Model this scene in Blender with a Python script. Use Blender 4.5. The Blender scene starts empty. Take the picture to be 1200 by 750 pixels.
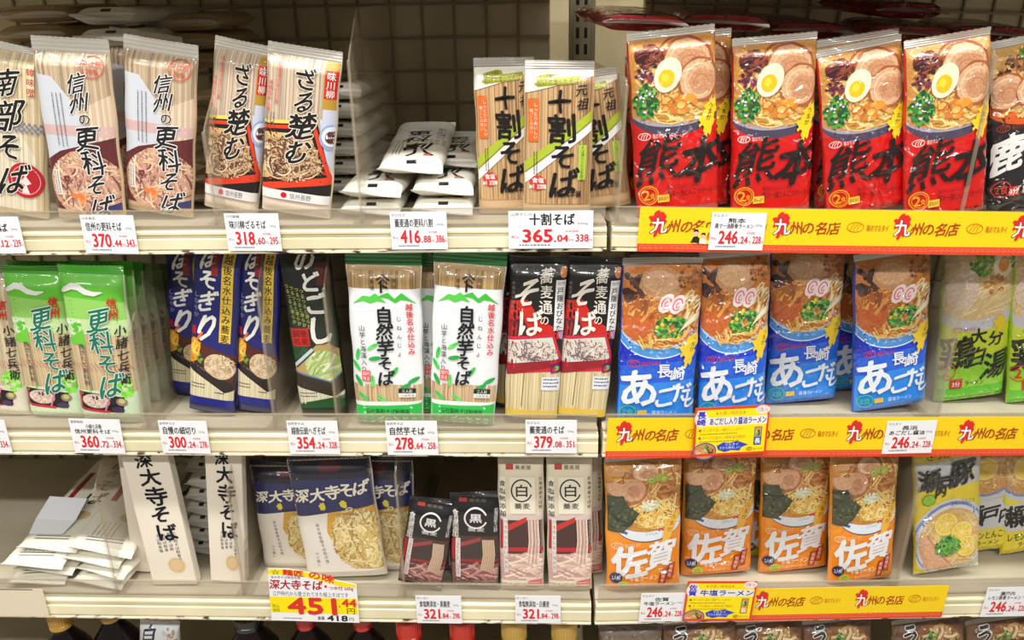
import bpy, math, random
from mathutils import Vector, Matrix, noise
from mathutils.geometry import tessellate_polygon

S = bpy.context.scene
COL = S.collection
R0 = random.Random(7)

# ---------------------------------------------------------------- camera
FPX = 1000.0                      # focal length in pixels of the 1200x750 frame
PITCH = math.radians(21.2)
CAM = Vector((0.0, -1.026, 1.548))
cd = bpy.data.cameras.new('camera')
cd.sensor_width = 36.0
cd.lens = 36.0 * FPX / 1200.0
cd.clip_start = 0.05
cam = bpy.data.objects.new('camera', cd)
cam.location = CAM
cam.rotation_euler = (math.pi / 2 - PITCH, 0, 0)
COL.objects.link(cam)
S.camera = cam
FWD = Vector((0, math.cos(PITCH), -math.sin(PITCH)))
UPV = Vector((0, math.sin(PITCH), math.cos(PITCH)))
RGT = Vector((1, 0, 0))

# ---------------------------------------------------------------- light and colour management
S.view_settings.view_transform = 'Standard'
S.view_settings.look = 'None'
S.view_settings.exposure = -0.27
S.view_settings.gamma = 1.0
S.view_settings.use_curve_mapping = False
w = bpy.data.worlds.new('shop_ambient')
S.world = w
w.use_nodes = True
w.node_tree.nodes['Background'].inputs[0].default_value = (1.0, 0.96, 0.88, 1)
w.node_tree.nodes['Background'].inputs[1].default_value = 0.25
def lamp(name, loc, sx, sy, power, col=(1, 0.985, 0.955), rot=(0, 0, 0)):
    l = bpy.data.lights.new(name, 'AREA')
    l.shape = 'RECTANGLE'; l.size = sx; l.size_y = sy; l.energy = power; l.color = col
    o = bpy.data.objects.new(name, l); o.location = loc; o.rotation_euler = rot
    COL.objects.link(o)
for x in (-1.75, -0.35, 1.05):                        # fluorescent tubes: one row close to the shelf, one across the aisle
    lamp('ceiling_tube', (x, -0.55, 2.75), 1.25, 0.10, 32)
    lamp('ceiling_tube', (x, -1.90, 2.75), 1.25, 0.10, 32)

# ---------------------------------------------------------------- the two bays of the gondola
XS = 0.121                        # where the bays meet, at the front plane
class Bay:
    def __init__(self, sl, roll):
        self.ex = Vector((1, sl, roll)).normalized()
        self.ey = Vector((-self.ex.y, self.ex.x, 0)).normalized()
        self.ez = self.ex.cross(self.ey)
        self.o = Vector((XS, 0, 0))
    def w(self, a, b, c):
        return self.o + self.ex * a + self.ey * b + self.ez * c
    def rot(self):
        return Matrix((self.ex, self.ey, self.ez)).transposed()
    def mat(self, a=0, b=0, c=0):
        return Matrix.Translation(self.w(a, b, c)) @ self.rot().to_4x4()
    def hit(self, px, py, b):                         # pixel -> (a, c) on the plane at depth b
        d = FWD * FPX + RGT * (px - 600) - UPV * (py - 375)
        p0 = self.o + self.ey * b
        t = (p0 - CAM).dot(self.ey) / d.dot(self.ey)
        q = CAM + d * t - self.o
        return q.dot(self.ex), q.dot(self.ez)
    def dist(self, a, b, c):
        return (self.w(a, b, c) - CAM).dot(FWD)
    def on_floor(self, px, b, c):                     # a for which (a, b, c) shows at column px
        a = (px - 600) / FPX * self.dist(0, b, c) - XS
        for _ in range(6):
            p = self.w(a, b, c)
            a += ((px - 600) / FPX * (p - CAM).dot(FWD) - p.x) / self.ex.x
        return a
BL = Bay(-0.041, 0.019)
BR = Bay(0.062, -0.029)
def zz(py):
    return BL.hit(705, py, 0.0)[1]
DECK = {1: zz(264), 2: zz(508), 3: zz(709), 4: 0.40}
RAIL = {1: (zz(243), zz(267), zz(294)), 2: (zz(487.5), zz(510), zz(535)), 3: (zz(688), zz(709), zz(731.5))}

# ---------------------------------------------------------------- materials
def lin(c):
    f = lambda v: v / 12.92 if v <= 0.04045 else ((v + 0.055) / 1.055) ** 2.4
    return tuple(f(max(0, v) / 255.0) for v in c[:3])
def nt(name):
    m = bpy.data.materials.new(name); m.use_nodes = True
    t = m.node_tree
    return m, t, t.nodes['Principled BSDF'], t.nodes, t.links
def print_mat(name, rough, coat, crinkle, stripes=0, spec=0.5, grain=0.0, dist=0.002):
    """Printed surface: colour from the print, a clear film with creases over it."""
    m, t, b, N, L = nt(name)
    at = N.new('ShaderNodeAttribute'); at.attribute_name = 'print'
    out = at.outputs['Color']
    tc = N.new('ShaderNodeTexCoord'); oi = N.new('ShaderNodeObjectInfo')
    sc = N.new('ShaderNodeVectorMath'); sc.operation = 'SCALE'; sc.inputs['Scale'].default_value = 7.3
    L.new(oi.outputs['Location'], sc.inputs[0])
    ad = N.new('ShaderNodeVectorMath'); L.new(tc.outputs['Object'], ad.inputs[0]); L.new(sc.outputs[0], ad.inputs[1])
    if stripes or grain:
        mp = N.new('ShaderNodeMapping'); L.new(tc.outputs['Object'], mp.inputs['Vector'])
        nz = N.new('ShaderNodeTexNoise'); L.new(mp.outputs[0], nz.inputs['Vector'])
        if stripes:
            mp.inputs['Scale'].default_value = (620, 1, 2.0); nz.inputs['Scale'].default_value = 1.0
            nz.inputs['Detail'].default_value = 1.5
            lo, hi = 1 - stripes, 1 + stripes * 0.35
        else:
            nz.inputs['Scale'].default_value = 420; nz.inputs['Detail'].default_value = 3
            lo, hi = 1 - grain, 1 + grain * 0.6
        mr = N.new('ShaderNodeMapRange'); mr.inputs['From Min'].default_value = .32; mr.inputs['From Max'].default_value = .68
        mr.inputs['To Min'].default_value = lo; mr.inputs['To Max'].default_value = hi
        L.new(nz.outputs[0], mr.inputs['Value'])
        mx = N.new('ShaderNodeVectorMath'); mx.operation = 'SCALE'
        L.new(out, mx.inputs[0]); L.new(mr.outputs[0], mx.inputs['Scale'])
        out = mx.outputs[0]
    L.new(out, b.inputs['Base Color'])
    b.inputs['Roughness'].default_value = rough
    b.inputs['Specular IOR Level'].default_value = spec
    b.inputs['Coat Weight'].default_value = coat
    b.inputs['Coat Roughness'].default_value = 0.055; b.inputs['Coat IOR'].default_value = 1.58
    if crinkle:
        n1 = N.new('ShaderNodeTexNoise'); n1.inputs['Scale'].default_value = 22; n1.inputs['Detail'].default_value = 2
        L.new(ad.outputs[0], n1.inputs['Vector'])
        n2 = N.new('ShaderNodeTexNoise'); n2.inputs['Scale'].default_value = 30
        L.new(ad.outputs[0], n2.inputs['Vector'])
        wv = N.new('ShaderNodeVectorMath'); wv.operation = 'MULTIPLY_ADD'
        wv.inputs[1].default_value = (.03, .03, .03)
        L.new(n2.outputs['Color'], wv.inputs[0]); L.new(ad.outputs[0], wv.inputs[2])
        vo = N.new('ShaderNodeTexVoronoi'); vo.feature = 'DISTANCE_TO_EDGE'; vo.inputs['Scale'].default_value = 17
        L.new(wv.outputs[0], vo.inputs['Vector'])
        mr = N.new('ShaderNodeMapRange'); mr.inputs['From Max'].default_value = .085
        mr.inputs['To Min'].default_value = 1; mr.inputs['To Max'].default_value = 0
        L.new(vo.outputs['Distance'], mr.inputs['Value'])
        v2 = N.new('ShaderNodeTexVoronoi'); v2.feature = 'DISTANCE_TO_EDGE'; v2.inputs['Scale'].default_value = 34
        L.new(wv.outputs[0], v2.inputs['Vector'])
        m2 = N.new('ShaderNodeMapRange'); m2.inputs['From Max'].default_value = .10; m2.inputs['To Min'].default_value = .4; m2.inputs['To Max'].default_value = 0
        L.new(v2.outputs['Distance'], m2.inputs['Value'])
        sm = N.new('ShaderNodeMath'); sm.operation = 'ADD'; L.new(mr.outputs[0], sm.inputs[0]); L.new(m2.outputs[0], sm.inputs[1])
        n3 = N.new('ShaderNodeTexNoise'); n3.inputs['Scale'].default_value = 13; n3.inputs['Detail'].default_value = 1
        L.new(ad.outputs[0], n3.inputs['Vector'])
        am = N.new('ShaderNodeMapRange'); am.inputs['From Min'].default_value = .38; am.inputs['From Max'].default_value = .66; am.inputs['To Min'].default_value = 0; am.inputs['To Max'].default_value = 1.5
        L.new(n3.outputs[0], am.inputs['Value'])
        ml = N.new('ShaderNodeMath'); ml.operation = 'MULTIPLY'; L.new(sm.outputs[0], ml.inputs[0]); L.new(am.outputs[0], ml.inputs[1])
        mm = N.new('ShaderNodeMath'); mm.operation = 'MULTIPLY_ADD'; mm.inputs[1].default_value = 1.6
        L.new(n1.outputs[0], mm.inputs[0]); L.new(ml.outputs[0], mm.inputs[2])
        bp = N.new('ShaderNodeBump'); bp.inputs['Strength'].default_value = crinkle; bp.inputs['Distance'].default_value = dist
        L.new(mm.outputs[0], bp.inputs['Height'])
        L.new(bp.outputs[0], b.inputs['Coat Normal'])
        bp2 = N.new('ShaderNodeBump'); bp2.inputs['Strength'].default_value = crinkle * 0.10; bp2.inputs['Distance'].default_value = dist
        L.new(mm.outputs[0], bp2.inputs['Height']); L.new(bp2.outputs[0], b.inputs['Normal'])
    return m
M_RAMEN = print_mat('printed crinkled film', .42, .9, 1.0, dist=.0055)
M_FOOD = print_mat('printed food picture film', .42, .9, 1.0, grain=.25, dist=.0055)
M_SOBA = print_mat('printed soft film', .42, .38, .40)
M_SOBAFOOD = print_mat('printed food picture soft film', .42, .38, .40, grain=.18)
M_DRY = print_mat('dry noodles behind film', .45, .5, .35, stripes=.36)
M_PAPER = print_mat('printed paper', .6, .0, .0, spec=.3)
M_GLOSSY = print_mat('glossy plastic', .25, .3, .0)
def film_mat(name, col, alpha, rough=.2, crinkle=.5):
    m, t, b, N, L = nt(name)
    b.inputs['Base Color'].default_value = (*lin(col), 1); b.inputs['Roughness'].default_value = rough
    b.inputs['Alpha'].default_value = alpha
    tc = N.new('ShaderNodeTexCoord'); nz = N.new('ShaderNodeTexNoise'); nz.inputs['Scale'].default_value = 45
    L.new(tc.outputs['Object'], nz.inputs['Vector'])
    bp = N.new('ShaderNodeBump'); bp.inputs['Strength'].default_value = crinkle; bp.inputs['Distance'].default_value = .003
    L.new(nz.outputs[0], bp.inputs['Height']); L.new(bp.outputs[0], b.inputs['Normal'])
    return m
M_CLEAR = film_mat('clear crinkled film', (225, 222, 215), .38)
M_MILK = film_mat('milky film', (232, 228, 220), .72)
M_ACRYL = film_mat('scuffed clear acrylic', (178, 164, 140), .26, .12, .03)
M_LIP = film_mat('clear acrylic lip', (176, 164, 142), .34, .12, .03)
def rail_mat():
    m, t, b, N, L = nt('cream enamel')
    tc = N.new('ShaderNodeTexCoord')
    nz = N.new('ShaderNodeTexNoise'); nz.inputs['Scale'].default_value = 9; nz.inputs['Detail'].default_value = 5
    L.new(tc.outputs['Object'], nz.inputs['Vector'])
    r = N.new('ShaderNodeValToRGB')
    r.color_ramp.elements[0].color = (*lin((216, 204, 168)), 1); r.color_ramp.elements[0].position = .3
    r.color_ramp.elements[1].color = (*lin((242, 232, 198)), 1); r.color_ramp.elements[1].position = .65
    L.new(nz.outputs[0], r.inputs[0]); L.new(r.outputs[0], b.inputs['Base Color'])
    b.inputs['Roughness'].default_value = .38
    return m
M_RAIL = rail_mat()
def worn_mat():
    """Bare lower edge of the rail: enamel chipped to rust in stretches."""
    m, t, b, N, L = nt('chipped cream edge')
    tc = N.new('ShaderNodeTexCoord'); mp = N.new('ShaderNodeMapping'); mp.inputs['Scale'].default_value = (38, 1, 150)
    L.new(tc.outputs['Object'], mp.inputs[0])
    nz = N.new('ShaderNodeTexNoise'); nz.inputs['Scale'].default_value = 1; nz.inputs['Detail'].default_value = 3
    L.new(mp.outputs[0], nz.inputs['Vector'])
    r = N.new('ShaderNodeValToRGB')
    e = r.color_ramp.elements
    e[0].color = (*lin((60, 40, 28)), 1); e[0].position = .39
    e[1].color = (*lin((232, 222, 196)), 1); e[1].position = .46
    L.new(nz.outputs[0], r.inputs[0]); L.new(r.outputs[0], b.inputs['Base Color'])
    b.inputs['Roughness'].default_value = .5
    return m
M_WORN = worn_mat()
def plain(name, col, rough=.5, metal=0.0, var=.0):
    m, t, b, N, L = nt(name)
    b.inputs['Base Color'].default_value = (*lin(col), 1); b.inputs['Roughness'].default_value = rough
    b.inputs['Metallic'].default_value = metal
    if var:
        tc = N.new('ShaderNodeTexCoord'); nz = N.new('ShaderNodeTexNoise'); nz.inputs['Scale'].default_value = 7
        nz.inputs['Detail'].default_value = 6
        L.new(tc.outputs['Object'], nz.inputs['Vector'])
        r = N.new('ShaderNodeValToRGB')
        r.color_ramp.elements[0].color = (*lin([v * (1 - var) for v in col]), 1); r.color_ramp.elements[0].position = .3
        r.color_ramp.elements[1].color = (*lin(col), 1); r.color_ramp.elements[1].position = .7
        L.new(nz.outputs[0], r.inputs[0]); L.new(r.outputs[0], b.inputs['Base Color'])
    return m
M_DECK = plain('cream shelf deck', (206, 196, 172), .5, 0, .12)
M_BACK = plain('dusty back panel', (222, 208, 172), .6, 0, .15)
M_WIRE = plain('painted wire', (150, 134, 104), .5)
M_POST = plain('cream steel post', (176, 164, 134), .45, 0, .1)
M_DARK = plain('dark slot', (25, 20, 16), .7)
M_FLOORT = plain('shop floor vinyl', (190, 182, 168), .4, 0, .1)

# ---------------------------------------------------------------- mesh builder with printed colours
LMAX = 5.5
DZ_BIG, DZ_FINE = 2.6e-5, 2.5e-6
class Geo:
    def __init__(self):
        self.v = []; self.f = []; self.c = []; self.m = []
        self.mats = []
    def mi(self, m):
        if m not in self.mats: self.mats.append(m)
        return self.mats.index(m)
    def add(self, verts, faces, col, mat):
        o = len(self.v); self.v += verts; k = self.mi(mat); c = (*lin(col), 1)
        for f in faces:
            self.f.append(tuple(i + o for i in f)); self.c.append(c); self.m.append(k)
    def mesh(self, name, smooth=False):
        me = bpy.data.meshes.new(name)
        me.from_pydata(self.v, [], self.f)
        for m in self.mats: me.materials.append(m)
        me.polygons.foreach_set('material_index', self.m)
        a = me.color_attributes.new('print', 'FLOAT_COLOR', 'CORNER')
        buf = []
        for p, c in zip(self.f, self.c): buf.extend(c * len(p))
        a.data.foreach_set('color', buf)
        if smooth: me.polygons.foreach_set('use_smooth', [True] * len(self.f))
        me.update()
        return me
    def box(self, x0, x1, y0, y1, z0, z1, col, mat, bev=0):
        b = min(bev, (x1 - x0) / 3, (z1 - z0) / 3)
        if b <= 0:
            v = [(x, y, z) for x in (x0, x1) for y in (y0, y1) for z in (z0, z1)]
            f = [(0, 1, 3, 2), (4, 6, 7, 5), (0, 4, 5, 1), (2, 3, 7, 6), (0, 2, 6, 4), (1, 5, 7, 3)]
        else:
            ring = lambda e, y: [(x0 + e, y, z0 + e), (x1 - e, y, z0 + e), (x1 - e, y, z1 - e), (x0 + e, y, z1 - e)]
            v = ring(b, y0) + ring(0, y0 + b) + ring(0, y1 - b) + ring(b, y1)
            f = [(0, 1, 2, 3), (15, 14, 13, 12)]
            for k in (0, 4, 8):
                for i in range(4):
                    j = (i + 1) % 4
                    f.append((k + i, k + 4 + i, k + 4 + j, k + j))
        self.add(v, f, col, mat)
    def prism(self, poly, axis, t0, t1, col, mat):
        n = len(poly)
        def P(p, t):
            return {'x': (t, p[0], p[1]), 'y': (p[0], t, p[1]), 'z': (p[0], p[1], t)}[axis]
        v = [P(p, t0) for p in poly] + [P(p, t1) for p in poly]
        f = [tuple(range(n)), tuple(range(2 * n - 1, n - 1, -1))] + [(i, n + i, n + (i + 1) % n, (i + 1) % n) for i in range(n)]
        self.add(v, f, col, mat)
    def lathe(self, prof, n, col, mat, x=0, y=0):
        v = []; f = []
        for r, z in prof:
            for i in range(n):
                t = 2 * math.pi * i / n; v.append((x + r * math.cos(t), y + r * math.sin(t), z))
        for k in range(len(prof) - 1):
            for i in range(n):
                j = (i + 1) % n
                f.append((k * n + i, k * n + j, (k + 1) * n + j, (k + 1) * n + i))
        f.append(tuple(range(n - 1, -1, -1))); f.append(tuple(range((len(prof) - 1) * n, len(prof) * n)))
        self.add(v, f, col, mat)

def obj(name, me, parent=None):
    o = bpy.data.objects.new(name, me); COL.objects.link(o)
    if parent: o.parent = parent
    return o
def thing(name, label, cat, group=None, mat=None):
    o = bpy.data.objects.new(name, None); o.empty_display_size = .02; COL.objects.link(o)
    o['label'] = label; o['category'] = cat
    if group: o['group'] = group
    if mat is not None: o.matrix_world = mat
    return o
def copy_tree(o, parent=None):
    c = o.copy(); COL.objects.link(c); c.parent = parent
    for ch in o.children: copy_tree(ch, c)
    return c

# ---------------------------------------------------------------- glyphs
_gl = {}
def glyph(s, bold):
    bold = 0
    k = (s, bold)
    if k not in _gl:
        c = bpy.data.curves.new('g', 'FONT'); c.body = s; c.offset = bold; c.resolution_u = 2
        o = bpy.data.objects.new('g', c); COL.objects.link(o)
        m = o.to_mesh()
        V = [(v.co.x, v.co.y) for v in m.vertices]; F = [tuple(p.vertices) for p in m.polygons]
        o.to_mesh_clear(); bpy.data.objects.remove(o); bpy.data.curves.remove(c)
        _gl[k] = (V, F)
    return _gl[k]

# ---------------------------------------------------------------- flat artwork laid on a surface
MM = 0.00107
class Art:
    """Print artwork in pack coordinates: u to the right, v down, both 0..W / 0..H."""
    def __init__(self, W, H, surf, mat, eps=4e-4, seed=1):
        self.W, self.H, self.surf, self.mat = W, H, surf, mat
        self.parts = {}; self.off = 0.0; self.dz = DZ_BIG; self.flat = False; self.top = 0.0; self.eps = eps; self.r = random.Random(seed); self.part = 'printed_front'
        self.clip = (0.6, W - .6, 0.6, H - .6)
    def curved(self, p):
        return False
    def big(self):
        return 3e-6 if self.flat else DZ_BIG
    def geo(self):
        return self.parts.setdefault(self.part, Geo())
    def put(self, V, F, col, mat=None, lmax=LMAX, ink=0):
        if not ink: self.off = max(self.off, self.top)
        V = [tuple(p) for p in V]; T = []
        for f in F:
            for i in range(1, len(f) - 1): T.append((f[0], f[i], f[i + 1]))
        if lmax:
            out = []; mid = {}
            st = T
            while st:
                a, b, c = st.pop()
                L = ((V[a][0] - V[b][0]) ** 2 + (V[a][1] - V[b][1]) ** 2, (V[b][0] - V[c][0]) ** 2 + (V[b][1] - V[c][1]) ** 2,
                     (V[c][0] - V[a][0]) ** 2 + (V[c][1] - V[a][1]) ** 2)
                k = max(range(3), key=lambda i: L[i])
                lm = lmax * .42 if any(self.curved(V[i]) for i in (a, b, c)) else lmax
                if L[k] <= lm * lm: out.append((a, b, c)); continue
                p, q, r = ((a, b, c), (b, c, a), (c, a, b))[k]
                e = (min(p, q), max(p, q))
                if e not in mid:
                    mid[e] = len(V); V.append(((V[p][0] + V[q][0]) / 2, (V[p][1] + V[q][1]) / 2))
                m_ = mid[e]; st.append((p, m_, r)); st.append((m_, q, r))
            T = out
        e = self.eps + self.off; self.off += ink or min(self.dz, self.big())
        c0, c1, c2, c3 = self.clip
        v3 = [self.surf(min(max(u, c0), c1), min(max(v, c2), c3), e) for u, v in V]
        self.geo().add(v3, T, col, mat or self.mat)
    def poly(self, pts, col, mat=None):
        t = tessellate_polygon([[Vector((p[0], p[1], 0)) for p in pts]])
        self.put(pts, t, col, mat)
    def rect(self, x0, y0, x1, y1, col, mat=None):
        self.put([(x0, y0), (x1, y0), (x1, y1), (x0, y1)], [(0, 1, 2, 3)], col, mat)
    def ell(self, cx, cy, rx, ry, col, rot=0, mat=None, n=22, jag=0):
        ca, sa = math.cos(rot), math.sin(rot); p = []
        for i in range(n):
            t = 2 * math.pi * i / n; k = 1 + (self.r.uniform(-jag, jag) if jag else 0)
            x, y = rx * k * math.cos(t), ry * k * math.sin(t)
            p.append((cx + x * ca - y * sa, cy + x * sa + y * ca))
        self.put(p + [(cx, cy)], [(i, (i + 1) % n, n) for i in range(n)], col, mat)
    def line(self, pts, wd, col, mat=None, taper=False):
        V = []; n = len(pts)
        for i, p in enumerate(pts):
            a = pts[max(0, i - 1)]; b = pts[min(n - 1, i + 1)]
            dx, dy = b[0] - a[0], b[1] - a[1]; l = math.hypot(dx, dy) or 1
            h = wd / 2 * (1 - (abs(2 * i / (n - 1) - 1) ** 3) * .8 if taper else 1)
            V += [(p[0] - dy / l * h, p[1] + dx / l * h), (p[0] + dy / l * h, p[1] - dx / l * h)]
        self.put(V, [(2 * i, 2 * i + 2, 2 * i + 3, 2 * i + 1) for i in range(n - 1)], col, mat)
    def ring(self, cx, cy, rx, ry, wd, col, a0=0, a1=360, rot=0):
        n = max(6, int(abs(a1 - a0) / 14)); ca, sa = math.cos(rot), math.sin(rot); P = []
        for i in range(n + 1):
            t = math.radians(a0 + (a1 - a0) * i / n); x, y = rx * math.cos(t), ry * math.sin(t)
            P.append((cx + x * ca - y * sa, cy + x * sa + y * ca))
        self.line(P, wd, col)
    def text(self, s, x0, y0, x1, y1, col, bold=.012, rot=0, out=None, ow=.03, skew=0):
        """One line of writing stretched to a box."""
        V, F = glyph(s, bold)
        if not V: return
        ax, bx = min(v[0] for v in V), max(v[0] for v in V); ay, by = min(v[1] for v in V), max(v[1] for v in V)
        cx, cy = (x0 + x1) / 2, (y0 + y1) / 2; ca, sa = math.cos(rot), math.sin(rot)
        def tr(VV):
            o = []
            for x, y in VV:
                u = ((x - ax) / max(bx - ax, 1e-6) - .5) * (x1 - x0); v = (.5 - (y - ay) / max(by - ay, 1e-6)) * (y1 - y0)
                u += skew * -v
                o.append((cx + u * ca - v * sa, cy + u * sa + v * ca))
            return o
        em = .75 * min((x1 - x0) / max(bx - ax, 1e-6), (y1 - y0) / max(by - ay, 1e-6)); P = tr(V)
        o0 = self.off
        if out: self.thick(P, F, (bold + ow) * em, out, 8)
        self.thick(P, F, bold * em, col, 4)
        self.top = max(self.top, self.off); self.off = o0 + 1e-6
    def thick(self, P, F, r, col, n):
        """Heavier strokes: the same sign printed again a hair to every side."""
        s = 1e-6 if self.flat else 8e-6
        sh = [(0, 0)] + ([(r * math.cos(2 * math.pi * i / n + .4), r * math.sin(2 * math.pi * i / n + .4)) for i in range(n)] if r > .08 else [])
        for dx, dy in sh:
            self.put([(x + dx, y + dy) for x, y in P], F, col, lmax=7, ink=s)
    def vtext(self, s, x, y, size, step, col, bold=.012, dx=0, out=None, ow=.03, sx=1, brush=0, sizes=None, rot=0):
        """Writing that runs downwards, one sign under the other."""
        cy = y
        for k, ch in enumerate(s):
            z = sizes[k] if sizes else size
            self.sign(ch, x + dx * k, cy, z, col, bold, out, ow, sx, brush, rot)
            cy += step if not sizes else (z + (sizes[k + 1] if k + 1 < len(sizes) else z)) / 2 * step
    def sign(self, ch, x, y, z, col, bold=.012, out=None, ow=.03, sx=1, brush=0, rot=0):
        ca, sa = math.cos(rot), math.sin(rot); ph = self.r.uniform(0, 6)
        def tr(V):
            o = []
            for a, b in V:
                u, v = (a - .5) * sx, -(b - .38)
                if brush:
                    u += brush * (.10 * math.sin(3.2 * v + ph) - .16 * v * .6); v += brush * (-.16 * u + .06 * math.sin(5 * u + ph))
                o.append((x + (u * ca - v * sa) * z, y + (u * sa + v * ca) * z))
            return o
        V, F = glyph(ch, bold); P = tr(V)
        o0 = self.off
        if out: self.thick(P, F, (bold * .6 + ow * .8) * z, out, 8)
        self.thick(P, F, bold * .6 * z, col, 4)
        self.top = max(self.top, self.off); self.off = o0 + 1e-6
    def scrib(self, x, y, w, n, col, h=1.6, vert=False, step=2.6):
        """Tiny print too small to read: rows of short strokes."""
        self.dz = 0
        for k in range(n):
            p = 0
            while p < w - 1:
                q = self.r.uniform(1.0, 2.4)
                if vert: self.rect(x + k * step, y + p, x + k * step + h, y + p + q, col)
                else: self.rect(x + p, y + k * step, x + p + q, y + k * step + h, col)
                p += q + self.r.uniform(.5, .9)
        self.dz = self.big(); self.off += self.big()
    def strands(self, cx, cy, rx, ry, n, cols, wd=2, ln=(.3, .8), mode='swirl', mat=None):
        """A heap of noodles: curved strips inside an ellipse."""
        self.dz = 4e-7 if self.flat else DZ_FINE
        for _ in range(n):
            t = self.r.uniform(0, 2 * math.pi); q = math.sqrt(self.r.random())
            x, y = cx + rx * q * math.cos(t), cy + ry * q * math.sin(t)
            l = self.r.uniform(*ln) * min(rx, ry) * 2.6
            a = self.r.uniform(0, 2 * math.pi) if mode == 'swirl' else mode + self.r.uniform(-.45, .45)
            k = self.r.uniform(-4.2, 4.2) if mode == 'swirl' else self.r.uniform(-1.0, 1.0)
            P = []; px_, py_ = x, y
            for i in range(9):
                ex_, ey_ = (px_ - cx) / rx, (py_ - cy) / ry
                if ex_ * ex_ + ey_ * ey_ > 1.08: break
                P.append((px_, py_)); px_ += math.cos(a) * l / 8; py_ += math.sin(a) * l / 8; a += k / 8
            if len(P) > 2:
                c = self.r.choice(cols); j = self.r.uniform(-10, 10)
                self.line(P, wd * self.r.uniform(.75, 1.2), [v + j for v in c], mat)
        self.dz = self.big(); self.off += self.big()
    def bits(self, cx, cy, rx, ry, n, cols, s=(1.5, 3), mat=None, shape='ring'):
        self.dz = 4e-7 if self.flat else DZ_FINE
        for _ in range(n):
            t = self.r.uniform(0, 2 * math.pi); q = math.sqrt(self.r.random())
            x, y = cx + rx * q * math.cos(t), cy + ry * q * math.sin(t); z = self.r.uniform(*s)
            self.ell(x, y, z, z * self.r.uniform(.55, 1), self.r.choice(cols), self.r.uniform(0, 3), mat, n=7, jag=.15)
        self.dz = self.big(); self.off += self.big()
# ---------------------------------------------------------------- setting and gondola
g = Geo(); g.box(-2.2, 2.2, -2.6, .75, -.02, 0, (190, 182, 168), M_FLOORT)
fl = obj('floor', g.mesh('floor')); fl['kind'] = 'structure'; fl['label'] = 'pale vinyl shop floor'
g = Geo(); g.box(-2.2, 2.2, .62, .75, 0, 2.9, (222, 216, 200), M_RAIL); wl = obj('wall_back', g.mesh('wall_back')); wl['kind'] = 'structure'; wl['label'] = 'cream shop wall behind the gondola'
g = Geo(); g.box(-2.2, 2.2, -2.6, .75, 2.9, 2.95, (232, 230, 224), M_RAIL); ce = obj('ceiling', g.mesh('ceiling')); ce['kind'] = 'structure'; ce['label'] = 'white shop ceiling over the aisle'
BACKB = 0.42
def gondola(bay, a0, a1, side, marks):
    words_ = 'noodle shelf' if side == 'left' else 'ramen shelf'
    # back panel of wire mesh over board
    t = thing('shelf_back_panel', 'grey beige grid back panel behind the %s' % ('soba packs' if side == 'left' else 'ramen packs'), 'back panel', 'back panels of the two bays', bay.mat(0, BACKB, 0))
    g = Geo(); c0, c1 = (a0, a1 - .045) if side == 'left' else (a0 + .07, a1)
    g.box(c0, c1, .004, .02, .10, 1.80, (214, 200, 165), M_BACK, .002)
    obj('board', g.mesh('board'), t)
    g = Geo()
    x = c0 + .012
    while x < c1: g.box(x - .0018, x + .0018, -.001, .004, .12, 1.79, (120, 106, 82), M_WIRE); x += .0515
    z = .14
    while z < 1.79: g.box(c0, c1, -.003, .002, z - .0018, z + .0018, (120, 106, 82), M_WIRE); z += .0515
    obj('wire_mesh', g.mesh('wire_mesh'), t)
    for r in (0, 1, 2, 3, 4):
        if r == 0: lz, rz, bz = RAIL[1][0] + .32, RAIL[1][1] + .32, RAIL[1][2] + .32; dk = DECK[1] + .32
        elif r == 4: lz, rz, bz = .43, .405, .365; dk = .40
        else: lz, rz, bz = RAIL[r]; dk = DECK[r]
        ga0, ga1 = a0, a1
        if side == 'left': a1 = -.003 + .019 * bz
        else: a0 = .003 - .029 * bz
        nm = {0: 'uppermost', 1: 'top visible', 2: 'middle', 3: 'lower', 4: 'lowest'}[r]
        carry = {('left', 1): 'carrying beige soba packs', ('left', 2): 'carrying green and navy soba packs', ('left', 3): 'carrying white soba packs and a special offer card',
                 ('right', 1): 'carrying red ramen packs', ('right', 2): 'carrying blue ramen packs', ('right', 3): 'carrying orange ramen packs',
                 ('left', 4): 'carrying sauce bottles', ('right', 4): 'carrying udon pouches', ('left', 0): 'above the beige soba packs', ('right', 0): 'above the red ramen packs'}[(side, r)]
        t = thing('shelf', 'cream metal shelf with clear lip %s' % carry, 'shelf', 'shelves of the gondola', bay.mat(0, 0, 0))
        g = Geo(); tl, tr = (0, .032) if side == 'left' else (.042, 0)
        g.prism([(a0, .012), (a1, .012), (a1 - tr, BACKB - .006), (a0 + tl, BACKB - .006)], 'z', dk - .024, dk, (206, 196, 172), M_DECK); obj('deck', g.mesh('deck'), t)
        g = Geo(); h = rz - bz
        prof = [(.010, bz + .002), (.010, rz), (0.001, rz), (-.001, rz - h * .06), (-.001, rz - h * .16), (.0015, rz - h * .20), (.0015, rz - h * .34),
                (-.001, rz - h * .38), (-.001, rz - h * .80), (.0015, rz - h * .84), (.0015, bz + .0035), (.004, bz + .002)]
        g.prism(prof, 'x', a0, a1, (230, 222, 196), M_RAIL); obj('price_rail', g.mesh('price_rail'), t)
        g = Geo(); g.box(a0, a1, -.0015, .011, bz - .0005, bz + .0032, (230, 222, 196), M_WORN, .0006); obj('bottom_edge', g.mesh('bottom_edge'), t)['label'] = 'chipped rusty lower edge'
        g = Geo(); g.box(a0 + .002, a1 - .002, .0025, .0045, rz - .012, lz, (200, 190, 172), M_LIP, .0004)
        g.box(a0 + .002, a1 - .002, .0015, .0055, lz - .0008, lz + .0006, (225, 218, 205), M_LIP)
        obj('clear_lip', g.mesh('clear_lip'), t)['label'] = 'clear plastic lip'
        a0, a1 = ga0, ga1
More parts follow.
